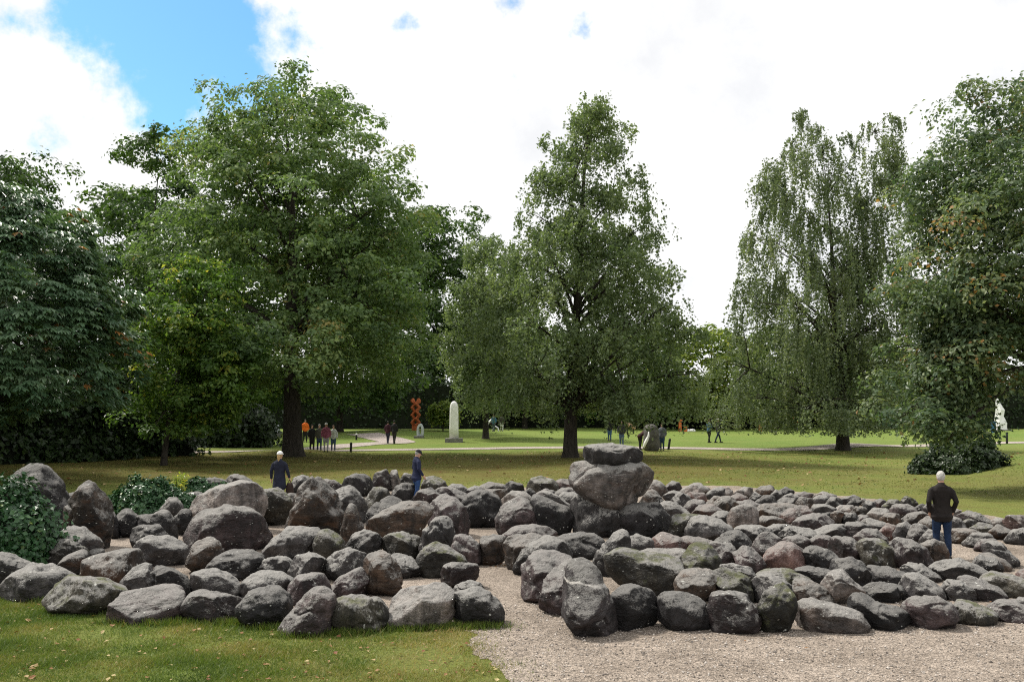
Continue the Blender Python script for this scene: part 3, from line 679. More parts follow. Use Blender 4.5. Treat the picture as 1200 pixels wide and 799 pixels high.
def build_boulders():
    items = []
    for i, ln in enumerate([q for q in S.strip().split('\n') if q.strip()]):
        f = ln.split(';'); poly = [tuple(map(float, q.split(','))) for q in f[1].split()]
        df = (float(f[2]) if len(f) > 2 else .9) * 1.08; label = f[3] if len(f) > 3 else None
        yb = max(q[1] for q in poly); xs = [q[0] for q in poly]; ys = [q[1] for q in poly]; w = max(xs) - min(xs); h = yb - min(ys)
        items.append(dict(i=i, t=f[0], poly=poly, df=df, label=label, x=(max(xs) + min(xs)) / 2, yb=yb, w=w, h=h))
    for s in items:
        g = at(s['x'], 632 if s['label'] and 'capston' in s['label'] else s['yb']); s['Y'] = g.y
        s['mw'] = s['w'] * g.y / F; s['mh'] = s['h'] * g.y / F
    for s in items:                                                # descriptions
        s['z'] = zone(s['x'], s['yb']); r = s['w'] / s['h']
        s['form'] = 'long low' if r > 2.05 else 'rounded' if r > 1.45 else 'blocky' if r > 1.1 else 'upright'
        s['size'] = 'small ' if s['mw'] < .62 else 'large ' if s['mw'] > 1.05 else ''
    def base(s): return f"{s['size']}{TONE[s['t']]} {s['form']} boulder {s['z']}"
    auto = [s for s in items if not s['label']]; groups = {}
    for s in auto: groups.setdefault(base(s), []).append(s)
    for key, ss in groups.items():
        if len(ss) == 1: ss[0]['label'] = key; continue
        sub = {}
        for s in ss:                                               # tell look-alikes apart by the boulder they lie against
            nb = min((o for o in items if o is not s), key=lambda o: math.hypot(o['x'] - s['x'], (o['yb'] - s['yb']) * 2.2))
            s['lab2'] = key + f", against a {TONE[nb['t']]} one"; sub.setdefault(s['lab2'], []).append(s)
        for l2, s2 in sub.items():
            s2.sort(key=lambda s: s['mw'] * s['mh'])
            for n, s in enumerate(s2):
                s['label'] = l2 if len(s2) == 1 else {2: ('smaller ', 'bigger '), 3: ('smallest ', 'middle-sized ', 'biggest ')}.get(len(s2), ('smallest ', 'second-smallest ', 'second-biggest ', 'biggest ', 'giant '))[n] + l2
    for s in items:
        if len(s['label'].replace('-', ' ').split()) > 15: s['label'] = s['label'].replace(' the ', ' ')
        i = s['i']; Y = s['Y']; depth = s['df'] * s['mw']; depth = min(max(depth, .8 * s['mh'] * .8), 1.5 * s['mh'] + .25)
        if s['label'] and 'capston' in s['label']:
            Yc = at(700, 632).y + .62; depth = {'g': 1.15, 'k': 1.2, 'p': 1.3}[s['t']]
            if 'slab' in s['label']: depth = .95
        else: Yc = Y + .42 * depth
        px = s['w'] * 1024 / 1200
        sub = 5 if px > 30 else 4
        ang = bool(s['label']) and 'capstone slab' not in s['label'] and any(k in s['label'] for k in ('angular', 'block', 'wedge', 'slab', 'foundation', 'slate', 'trapezoid'))
        rr_ = np.random.default_rng(900 + i); smooth_ = s['t'] == 'k' or rr_.random() < .45
        X, Fc, c, w, h = boulder_mesh(s['poly'], Yc, depth, 100 + i, sub, 9 if ang else 3 if smooth_ else 5, .62 if ang else rr_.uniform(.72, .88), .62 if ang else .72)
        tl = .75 if 'quartz vein' in s['label'] else .22 if ('crusted' in s['label'] and 'mauve' in s['label']) else 0
        if tl: X[:, 2] = X[:, 2] - np.clip(X[:, 2] + c[1], 0, 9) * tl * np.clip(.25 - X[:, 1] / depth * 1.25, 0, 1)
        top = bool(s['label']) and ('carrying' in s['label'] or 'slab on top' in s['label'])
        zb = c[1] if top else 0.0
        X[:, 2] += c[1] - zb
        # faces the camera's bearing only as the outline was seen from there
        yaw = -math.atan2(c[0], Yc)
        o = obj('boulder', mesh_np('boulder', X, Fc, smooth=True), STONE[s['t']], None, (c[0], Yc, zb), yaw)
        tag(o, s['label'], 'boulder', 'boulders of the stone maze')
build_boulders()

# ------------------------------------------------------------------ foliage tools
def norm(a): return a / np.maximum(np.linalg.norm(a, axis=-1, keepdims=True), 1e-9)
def leaves(C, Nn, size, r, asp=.62, along=None):
    """one rhombic, slightly folded leaf per centre: vertices (n*4,3), faces"""
    n = len(C); Nn = norm(Nn); ref = r.normal(size=(n, 3)) if along is None else along + r.normal(size=(n, 3)) * .35
    u = norm(ref - Nn * (ref * Nn).sum(1, keepdims=True)); v = np.cross(Nn, u)
    l = size * r.uniform(.45, 1.45, (n, 1)) * .5; w = l * asp; lift = Nn * l * .25
    V = np.stack([C - u * l, C + v * w + lift, C + u * l, C - v * w + lift], 1).reshape(-1, 3)
    return V, np.arange(n * 4).reshape(n, 4)
def palmate(C, D, size, r):
    """horse-chestnut hands: five drooping leaflets from one stalk end"""
    n = len(C); up = np.array([0, 0, 1.0]); side = norm(np.cross(D, up) + 1e-6); V = []
    for k in range(5):
        a = (k - 2) * .55; d = norm(D * math.cos(a) + side * math.sin(a) + np.array([0, 0, -.55]) + r.normal(size=(n, 3)) * .12)
        L_ = size * (1 - .12 * abs(k - 2)) * r.uniform(.8, 1.15, (n, 1)); s = norm(np.cross(d, up)); q = np.cross(s, d)
        V.append(np.stack([C, C + d * L_ * .62 + s * L_ * .17 + q * .02, C + d * L_ + np.array([0, 0, -.06]) * L_, C + d * L_ * .62 - s * L_ * .17 + q * .02], 1))
    V = np.stack(V, 1).reshape(-1, 3); return V, np.arange(n * 20).reshape(n * 5, 4)
def branch_tubes(paths, name, mat, parent, n=6):
    m = MB()
    for pts, rad in paths: m.tube(pts, rad, n, cap=False)
    return m.build(name, mat, parent, smooth=True)
def curve(a, b, sag, k=5):
    a, b = Vector(a), Vector(b)
    return [a.lerp(b, t) + Vector((0, 0, sag * 4 * t * (1 - t))) for t in np.linspace(0, 1, k)]
def crown_samples(prof, base, D, n, r, power=.45, depth=.9, lump=.16):
    """points through a crown whose outline is given as rows (y, x left, x right) in photo pixels"""
    pr = np.array([(on_plane(600, y, D)[1], on_plane(xl, y, D)[0], on_plane(xr, y, D)[0]) for y, xl, xr in prof]); pr = pr[np.argsort(pr[:, 0])]
    z = r.uniform(pr[0, 0], pr[-1, 0], n * 4); R = (np.interp(z, pr[:, 0], pr[:, 2]) - np.interp(z, pr[:, 0], pr[:, 1])) / 2
    keep = r.random(n * 4) < (R / R.max()) ** 1.15; z = z[keep][:n]; R = R[keep][:n]; m = len(z)
    cx = (np.interp(z, pr[:, 0], pr[:, 2]) + np.interp(z, pr[:, 0], pr[:, 1])) / 2; ph = r.uniform(0, 2 * math.pi, m); rr = r.random(m) ** power
    k = 1 + lump * fbm(np.c_[np.cos(ph) * 1.6, np.sin(ph) * 1.6, z * .35] + base.x, 2)
    out = np.c_[np.cos(ph), np.sin(ph), np.zeros(m)]
    C = np.c_[cx + R * k * rr * out[:, 0], base.y + R * k * rr * depth * out[:, 1], z]
    return C, out, rr, (pr[0, 0], pr[-1, 0])
def tree(name, label, cat, bpx, prof, leafkind, nclump, per, size, style='broad', trunk_r=.4, limbs=18, depth=.9, seed=1, bark=None, power=.45, group=None, pad=1.2, lump=.16, top=.86, strands=10, spread=None, boughs=0, bough_r=1.5, fill=.22, w2=.34, jit=.11):
    r = np.random.default_rng(seed); b = at(*bpx); D = b.y; root = thing(name, label, cat, b, 0, group); b0 = np.array(b[:])
    profs = prof if isinstance(prof[0], list) else [prof]; Cs, outs, rrs, zr = [], [], [], []
    for p in profs:
        c, o, q, z = crown_samples(p, b, D, int(nclump * (1 if len(profs) == 1 else (1 - w2, w2)[len(Cs)])), r, power, depth, lump); Cs.append(c); outs.append(o); rrs.append(q); zr.append(z)
    C = np.concatenate(Cs); out = np.concatenate(outs); rr = np.concatenate(rrs); z0 = min(q[0] for q in zr); z1 = max(q[1] for q in zr); H = z1 - z0
    if style == 'broad' and boughs:          # pads gathered on boughs, with shadowed hollows between them
        ctr = np.array([b.x, b.y, 0]); bi = r.integers(0, len(C), boughs); bi = bi[np.argsort(-rr[bi])]; own = r.integers(0, boughs, len(C)); keep = r.random(len(C)) < fill
        Cn = C[bi][own] * 1.0; Cn[:, :2] = C[bi][own][:, :2] * .93 + (C[bi][own][:, :2].mean(0)) * .07; Cn += np.clip(r.normal(size=C.shape), -1.7, 1.7) * np.array([1, 1, .5]) * bough_r; Cn += out[bi][own] * -.35 * bough_r
        C = np.where(keep[:, None], C, Cn); out = np.where(keep[:, None], out, norm(out[bi][own] + r.normal(size=C.shape) * .35 * np.array([1, 1, 0])))
        C[:, 2] = np.maximum(C[:, 2], z0)
        btint = r.normal(0, .1, boughs)[own] * ~keep
    else: btint = np.zeros(len(C))
    if style == 'broad':
        n = len(C); rad = pad * r.uniform(.6, 1.25, n); ax = norm(out * .55 + np.array([0, 0, .75]) + r.normal(size=(n, 3)) * .2)
        d = norm(r.normal(size=(n, per, 3)) + ax[:, None] * .9); sc = r.uniform(.35, 1.0, (n, per, 1)) ** .5
        off = d * sc * rad[:, None, None]; off[..., 2] *= .56; loose = r.random((n, per)) < .10; off[loose] *= 1.5
        P = (C[:, None] + off).reshape(-1, 3); Nn = (d + np.array([0, 0, .55]) + r.normal(size=d.shape) * .45).reshape(-1, 3)
        V, Fc = leaves(P, Nn, size, r); tint = np.clip(np.repeat(r.normal(.45, .13, n) + btint, per) + r.normal(0, .17, n * per), 0, 1)
    elif style == 'weep':          # branchlets carrying bunches of hanging strands
        nb = len(C); ks = strands; Cb = np.repeat(C, ks, 0); ob = np.repeat(out, ks, 0); n = len(Cb); spread = spread or pad * .42
        Cb = Cb + np.clip(r.normal(size=(n, 3)), -1.6, 1.6) * np.array([spread, spread, spread * .55]) * .8; bl = np.repeat(r.uniform(.55, 1.4, nb), ks)
        Ls = pad * bl * r.uniform(.5, 1.2, n) * (.55 + .6 * (z1 - Cb[:, 2]) / H); t = np.sort(r.random((n, per)), 1)
        sway = r.normal(size=(n, 1, 3)) * .14 + ob[:, None] * .18
        P = Cb[:, None] + sway * np.sqrt(t)[..., None] * Ls[:, None, None] + r.normal(size=(n, per, 3)) * np.array([jit, jit, .06]); P[..., 2] -= t * Ls[:, None]
        P = P.reshape(-1, 3); P[:, 2] = np.maximum(P[:, 2], b.z + 1.0 + r.random(len(P)) * 1.6)
        Nn = r.normal(size=P.shape) + np.array([0, -.2, .5]); V, Fc = leaves(P, Nn, size, r, .66, np.tile([0, 0, -.6], (len(P), 1)) + r.normal(size=P.shape) * .4)
        tint = np.clip(np.repeat(np.repeat(r.normal(.45, .13, nb), ks) + r.normal(0, .08, n), per) + r.normal(0, .16, n * per), 0, 1)
    else:   # chestnut
        n = len(C); rad = pad * r.uniform(.6, 1.2, n); d = norm(r.normal(size=(n, per, 3)) + (out * .8 + np.array([0, 0, .35]))[:, None]); off = d * r.uniform(.4, 1, (n, per, 1)) * rad[:, None, None]; off[..., 2] *= .6
        P = (C[:, None] + off).reshape(-1, 3); dirs = norm(np.repeat(out, per, 0) + r.normal(size=P.shape) * .5 * np.array([1, 1, .3])); V, Fc = palmate(P, dirs, size, r)
        tint = np.clip(np.repeat(np.repeat(r.normal(.45, .12, n), per) + r.normal(0, .2, n * per), 5), 0, 1)
    obj('crown', mesh_np('crown', V - b0, Fc, tint), LEAF[leafkind], root)
    # trunk with root flare, leader and limbs reaching into the clumps
    zt = z0 + (z1 - z0) * top; cxt = C[C[:, 2] > z1 - H * .2][:, 0].mean() if style != 'weep' or len(profs) == 1 else C[:, 0].mean()
    ts = np.array([0, .012, .03, .07, .15, .28, .43, .6, .8, 1.0]); tp = [(b.x + (cxt - b.x) * t ** 1.6 + math.sin(t * 7 + seed) * .12 * trunk_r * 3 * t, b.y + math.cos(t * 6 + seed) * .15 * t, b.z - .25 + (zt - b.z + .25) * t) for t in ts]
    tr = [trunk_r * (1 - .93 * t ** .8) * (1 + .75 * math.exp(-t * 75)) for t in ts]; paths = [([np.array(p) - b0 for p in tp], tr)]
    idx = r.permutation(len(C)); picks = [i for i in idx if rr[i] > .35][:limbs]
    tz = np.array([p[2] for p in tp]); limbpts = []
    for i in picks:
        e = C[i]; hd = math.hypot(e[0] - b.x, e[1] - b.y); zs = np.clip(e[2] - hd * r.uniform(.55, 1.0), b.z + max((z0 - b.z) * .75 + .3, (z1 - b.z) * .3 if style == 'broad' else 0), zt * .97); k = np.interp(zs, tz, range(10)); s = np.array([np.interp(zs, tz, [p[j] for p in tp]) for j in range(3)])
        q = curve(s, e, .06 * hd + .1); R0 = float(np.interp(zs, tz, tr)) * .5; R0 = min(max(R0, .035), .15); paths.append(([np.array(p) - b0 for p in q], [R0, R0 * .75, R0 * .5, R0 * .3, .012])); limbpts += [(np.array(q[2]), R0 * .45), (np.array(q[3]), R0 * .3)]
    if limbpts:
        LP = np.array([p for p, _ in limbpts])
        for i in idx[:limbs * 4]:
            dd = np.linalg.norm(LP - C[i], axis=1); j = int(dd.argmin())
            if .6 < dd[j] < 6: q = curve(LP[j], C[i], .15, 4); R1 = max(.018, limbpts[j][1]); paths.append(([np.array(p) - b0 for p in q], [R1, R1 * .7, R1 * .45, .008]))
    branch_tubes(paths, 'trunk', bark or BARK, root, 7)
    return root

# ------------------------------------------------------------------ trees
tree('maple_tree', 'great broad maple with thick dark trunk, by the strolling group on the path', 'tree', (343, 530),
     [(84, 335, 390), (100, 290, 405), (130, 262, 425), (165, 228, 445), (200, 222, 470), (235, 205, 482), (270, 190, 490), (310, 165, 498), (350, 160, 510), (400, 165, 520), (425, 200, 510), (442, 250, 455), (462, 320, 420)],
     'maple', 760, 155, .235, trunk_r=.62, limbs=26, seed=3, power=.36, pad=1.15, lump=.2, boughs=80, bough_r=1.6, fill=.42)
tree('birch_tree', 'tall conical silver birch beside the stacked capstone boulders', 'tree', (668, 533),
     [(106, 700, 712), (125, 668, 728), (160, 646, 742), (200, 636, 746), (235, 626, 758), (260, 608, 770), (290, 594, 772), (315, 588, 798), (350, 574, 802), (390, 560, 812), (430, 556, 810), (455, 562, 800), (470, 600, 780)],
     'birch', 330, 21, .165, 'weep', .42, 50, seed=5, bark=BARK, power=.5, pad=1.3, lump=.32, top=.95, strands=14)
tree('birch_tree', 'weeping birch with two tops and long hanging strands', 'tree', (988, 524),
     [[(126, 934, 956), (155, 908, 985), (220, 884, 1005), (300, 864, 1025), (400, 846, 1040), (470, 850, 1040), (490, 880, 1020)], [(130, 1028, 1048), (155, 1012, 1056), (220, 1000, 1060), (300, 985, 1064), (400, 965, 1066), (480, 965, 1050)]],
     'weeping', 440, 37, .155, 'weep', .45, 44, seed=8, bark=BARK, power=.48, pad=3.3, lump=.2, top=.74, strands=9, spread=.3, jit=.06)
tree('maple_tree', 'maple with orange-brown seed clusters, branches drooping to the dark spreading bush', 'tree', (1235, 548),
     [[(98, 1200, 1290), (132, 1142, 1340), (165, 1112, 1365), (195, 1096, 1390), (230, 1090, 1400), (265, 1078, 1400), (310, 1072, 1410), (360, 1082, 1410), (388, 1084, 1400), (396, 1084, 1390), (402, 1090, 1136), (486, 1090, 1122), (506, 1082, 1105)], [(360, 1096, 1155), (430, 1090, 1138), (480, 1086, 1122), (500, 1080, 1114), (514, 1082, 1102)]],
     'maple_brown', 700, 195, .16, trunk_r=.55, limbs=26, seed=11, power=.34, pad=.95, lump=.15, boughs=90, bough_r=1.2, fill=.45, w2=.2)
tree('chestnut_tree', 'horse chestnut with big drooping leaves beside the ivy mound', 'tree', (-45, 566),
     [(222, -90, 20), (240, -110, 60), (280, -135, 108), (330, -155, 136), (380, -165, 150), (430, -165, 146), (465, -150, 128), (488, -100, 112)],
     'chestnut', 400, 36, .36, 'hand', .4, 16, seed=13, power=.33, pad=.95, lump=.15)
tree('hornbeam_tree', 'dark leafy tree rising behind the horse chestnut', 'tree', (50, 534),
     [(205, -10, 24), (222, -40, 46), (242, -70, 84), (265, -90, 130), (290, -90, 152), (350, -90, 170), (420, -90, 178), (470, -70, 168), (500, -60, 150)],
     'dark', 460, 100, .225, trunk_r=.4, limbs=16, seed=17, power=.38, pad=1.05, boughs=55, bough_r=1.3)
tree('ash_tree', 'airy tree showing its sparse top beside the great maple', 'tree', (172, 519),
     [(165, 172, 205), (200, 138, 228), (240, 116, 235), (280, 120, 240), (330, 130, 250), (400, 130, 260), (450, 140, 250)],
     'dark', 200, 100, .30, trunk_r=.4, limbs=18, seed=19, power=.5, pad=1.1, boughs=26, bough_r=1.2)
tree('field_maple_tree', 'low yellow-green tree below the great maple, leaves turning yellow', 'tree', (192, 545),
     [(318, 196, 236), (345, 170, 262), (390, 160, 288), (430, 156, 302), (470, 165, 296), (505, 172, 276)],
     'lime', 280, 120, .20, trunk_r=.18, limbs=14, seed=23, power=.42, pad=.8, boughs=40, bough_r=.85)
tree('birch_tree', 'smaller birch standing close behind the conical birch', 'tree', (569, 514),
     [(276, 562, 588), (300, 542, 606), (340, 528, 625), (400, 522, 638), (445, 526, 636), (465, 545, 625)],
     'birch', 190, 20, .22, 'weep', .28, 18, seed=29, power=.45, pad=1.5, top=.93, strands=11)
BG = 'trees closing off the park'
for bpx, prof, kind, nm, lab, sd, nc in [
    ((512, 499.5), [(232, 500, 545), (260, 474, 566), (300, 462, 590), (360, 460, 600), (430, 462, 600), (490, 475, 590)], 'dark', 'oak_tree', 'dark open-topped tree between the great maple and the conical birch', 31, 520),
    ((832, 503), [(383, 806, 850), (400, 786, 878), (430, 768, 892), (462, 768, 890), (488, 780, 880)], 'yellow', 'lime_tree', 'yellow-green tree behind the walking couple', 37, 170),
    ((615, 502), [(372, 590, 640), (400, 565, 670), (440, 560, 680), (485, 570, 670)], 'dark', 'lime_tree', 'dark tree at the park edge behind the conical birch, near the white arch sculpture', 41, 130),
    ((735, 502), [(385, 715, 760), (410, 690, 790), (450, 685, 795), (490, 695, 785)], 'lime', 'lime_tree', 'green tree at the park edge behind the rough stone block', 43, 130),
    ((910, 502), [(396, 890, 940), (420, 868, 960), (455, 865, 965), (490, 875, 950)], 'dark', 'lime_tree', 'dark tree at the park edge seen through the weeping birch strands', 47, 130),
    ((1012, 502), [(405, 990, 1040), (430, 965, 1062), (460, 960, 1066), (490, 970, 1050)], 'lime', 'lime_tree', 'green tree at the park edge behind the weeping birch trunk', 53, 130),
    ((1118, 500), [(390, 1090, 1150), (420, 1062, 1180), (460, 1060, 1186), (488, 1070, 1175)], 'dark', 'lime_tree', 'dark tree at the park edge behind the seeded maple', 59, 130),
    ((1250, 500), [(370, 1220, 1290), (420, 1190, 1320), (460, 1190, 1320), (488, 1200, 1310)], 'dark', 'lime_tree', 'dark tree at the park edge behind the white angular sculpture', 61, 110),
    ((398, 506), [(255, 370, 430), (300, 340, 470), (360, 330, 480), (430, 330, 480), (478, 345, 470)], 'dark', 'oak_tree', 'dark tree behind the great maple, above the strolling group', 67, 240),
    ((268, 508), [(260, 240, 310), (310, 205, 345), (370, 200, 350), (440, 205, 345), (484, 220, 330)], 'dark', 'oak_tree', 'dark tree behind the great maple, beside the white split disc', 71, 260),
    ((462, 499), [(300, 440, 490), (340, 415, 515), (400, 410, 520), (450, 415, 515), (482, 430, 500)], 'dark', 'oak_tree', 'dark tree behind the rust-red column sculpture', 73, 150),
    ((120, 513), [(230, 90, 160), (280, 50, 190), (350, 40, 200), (430, 45, 195), (485, 60, 180)], 'dark', 'oak_tree', 'dark tree deep in the grove behind the hornbeam', 79, 260),
    ((-60, 520), [(210, -110, -10), (260, -150, 40), (340, -160, 50), (430, -150, 45), (490, -130, 30)], 'dark', 'oak_tree', 'dark tree deep in the grove behind the horse chestnut', 83, 150)]:
    tree(nm, lab, 'tree', bpx, prof, kind, nc, 72, .45, trunk_r=.35, limbs=12, seed=sd, power=.42, pad=1.5, group=BG, boughs=40, bough_r=1.6, fill=.5)
for X_, Y_, sd in ((-27, 27, 101), (-30, 44, 103)):  # unseen oaks, added outside the view to shade the boulders at left
    pxx = 600 + F * X_ / Y_ ; k_ = F / Y_; pyb = 399.5 + F * math.tan(math.atan2(CAMH, Y_) + PITCH)
    tree('oak_tree', ('oak' if sd == 101 else 'tall oak') + ' added out of view beyond the horse chestnut to cast shade', 'tree', (pxx, HZ + CAMH * k_), [(HZ - 13 * k_, pxx - 2 * k_, pxx + 2 * k_), (HZ - 10 * k_, pxx - 6 * k_, pxx + 6 * k_), (HZ - 5 * k_, pxx - 7 * k_, pxx + 7 * k_), (HZ, pxx - 5.5 * k_, pxx + 5.5 * k_)], 'dark', 170, 80, .5, trunk_r=.4, limbs=10, seed=sd, pad=1.6, group=BG)
tree('plum_tree', 'small purple-leaved tree near the rust-red column', 'tree', (452, 501.5), [(462, 440, 472), (472, 432, 478), (485, 430, 479), (494, 436, 476)], 'plum', 70, 80, .30, trunk_r=.14, limbs=8, seed=89, power=.5, pad=.7)
tree('maple_sapling', 'small light green tree between rust-red column and white stele', 'tree', (519, 505), [(473, 514, 530), (482, 504, 537), (492, 505, 536), (497, 510, 530)], 'yellow', 46, 70, .26, trunk_r=.08, limbs=6, seed=97, power=.5, pad=.6)

# ------------------------------------------------------------------ hedges, bushes, ivy
def bush(name, label, cat, c, r3, leafkind, n, size, seed, lumps=()):
    """a shrub of several overlapping lumps, with stray shoots"""
    r = np.random.default_rng(seed); root = thing(name, label, cat, c); Vs, Fs, Cv, Cf, tn = [], [], [], [], []; nb = cb = 0
    for (o, r3_, n_) in [((0, 0, 0), r3, n)] + list(lumps):
        d = norm(r.normal(size=(n_, 3))); d[:, 2] = np.abs(d[:, 2]); k = 1 + .26 * fbm(d * 2.4 + seed + o[0], 3); q = r.uniform(.84, 1.04, n_); q[r.random(n_) < .04] *= 1.12
        P = d * np.array(r3_) * (k * q)[:, None] + np.array(o); P[:, 2] = np.maximum(P[:, 2], .02)
        V, Fc = leaves(P, d * .8 + r.normal(size=d.shape) * .4 + np.array([0, 0, .2]), size, r, .8); Vs.append(V); Fs.append(Fc + nb); nb += len(V); tn.append(np.clip(r.normal(.5, .2, n_) + .2 * fbm(P * 2, 2), 0, 1))
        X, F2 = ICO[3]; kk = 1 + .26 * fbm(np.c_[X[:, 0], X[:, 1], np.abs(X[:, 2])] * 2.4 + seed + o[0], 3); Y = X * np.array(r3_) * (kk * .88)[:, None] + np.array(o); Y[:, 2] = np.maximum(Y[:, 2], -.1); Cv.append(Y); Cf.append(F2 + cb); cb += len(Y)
    obj('foliage', mesh_np('foliage', np.concatenate(Vs), np.concatenate(Fs), np.concatenate(tn)), LEAF[leafkind], root)
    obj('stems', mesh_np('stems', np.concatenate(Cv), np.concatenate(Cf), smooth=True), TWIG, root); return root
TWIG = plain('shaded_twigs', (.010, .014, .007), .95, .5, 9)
m1 = at(5, 672); bush('ivy_mound', 'large ivy-covered mound beside the tall dark boulder', 'ivy', (m1.x - 1.05, m1.y + .8, 0), (1.5, 1.0, 1.55), 'ivy', 11000, .10, 3, lumps=[((.95, -.25, 0), (.62, .6, .95), 3200), ((1.5, .35, 0), (.5, .5, .55), 1500), ((-.3, -.4, .6), (.7, .6, .9), 2500)])
m2 = at(162, 606); bush('ivy_mound', 'ivy hedge bank behind the cluster of dark boulders', 'ivy', (m2.x - .1, m2.y + .7, 0), (.85, .75, 1.02), 'ivy', 5000, .10, 4, lumps=[((.8, 0, 0), (.7, .6, .72), 2600), ((-.75, .2, 0), (.5, .5, .6), 1500), ((1.4, .1, 0), (.5, .5, .42), 1200)])
m3 = at(232, 578); bush('ivy_mound', 'small low ivy patch beside a half-hidden grey boulder', 'ivy', (m3.x, m3.y + .5, 0), (.85, .6, .46), 'ivy', 2600, .10, 5)
m4 = at(1133, 556); bush('spreading_bush', 'dark spreading evergreen bush under the drooping seeded maple', 'bush', (m4.x + .3, m4.y + 1.6, m4.z - .1), (1.5, 1.4, 1.15), 'yew', 9000, .13, 6, lumps=[((-1.0, .2, 0), (.9, .8, .75), 4000), ((1.1, .4, 0), (1.1, 1.0, 1.35), 5000), ((.2, .8, .2), (1.0, .8, 1.5), 4000)])
r_ = np.random.default_rng(77)
sp = at(207, 590); sroot = thing('sapling', 'bright green young sapling sprouting from the ivy', 'sapling', sp); stem = MB()
LC = []
for k in range(7):
    a = r_.uniform(0, 6.28); e = Vector((math.cos(a) * .28, math.sin(a) * .28, r_.uniform(.55, .98))); q = curve((0, 0, 0), e, .08); stem.tube(q, [.012, .01, .008, .006, .003], 5); LC += [np.array(p) + r_.normal(size=3) * .06 for p in q[1:] for _ in range(14)]
stem.build('stem', BARK, sroot); LC = np.array(LC); V, Fc = leaves(LC, r_.normal(size=LC.shape) * .6 + [0, 0, 1], .1, r_); obj('foliage', mesh_np('foliage', V, Fc, r_.uniform(.7, 1, len(LC))), LEAF['lime'], sroot)
for i, (px, py, w, h, lab) in enumerate([(30, 541, 4.2, 4.4, 'dark evergreen thicket under the hornbeam'), (120, 535, 4.4, 4.0, 'dark evergreen thicket behind the leaning brown slab'), (235, 524, 4.4, 3.4, 'dark evergreen thicket beside the yellow-green tree'), (-70, 545, 4.5, 4.6, 'dark evergreen thicket behind the horse chestnut trunk')]):
    q = at(px, py); bush('laurel_thicket', lab, 'bush', (q.x, q.y + 2, q.z), (w, 2.4, h), 'yew', 7000, .3, 20 + i)
def hedge(label, x0, x1, Y, h, seed):
    r = np.random.default_rng(seed); root = thing('hedge', label, 'hedge', (x0, Y, 0)); n = int((x1 - x0) * 300); P = np.c_[r.uniform(0, x1 - x0, n), r.uniform(-.7, .7, n), r.uniform(0, 1, n) ** .7 * h]
    P[:, 2] *= 1 + .22 * fbm(np.c_[P[:, 0] * .35, P[:, 1], np.zeros(n)], 3); V, Fc = leaves(P, r.normal(size=P.shape) + [0, -.9, .4], .34, r, .8); obj('foliage', mesh_np('foliage', V, Fc, np.clip(r.normal(.4, .2, n), 0, 1)), LEAF['yew'], root)
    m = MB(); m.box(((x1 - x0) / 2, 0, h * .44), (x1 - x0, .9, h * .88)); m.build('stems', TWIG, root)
hedge('long dark hedge closing the sunny lawn behind the walking couple', 9, 68, 114, 5.2, 5); hedge('dark hedge closing the lawn behind the rust-red column', -70, 9, 114, 5.5, 6)

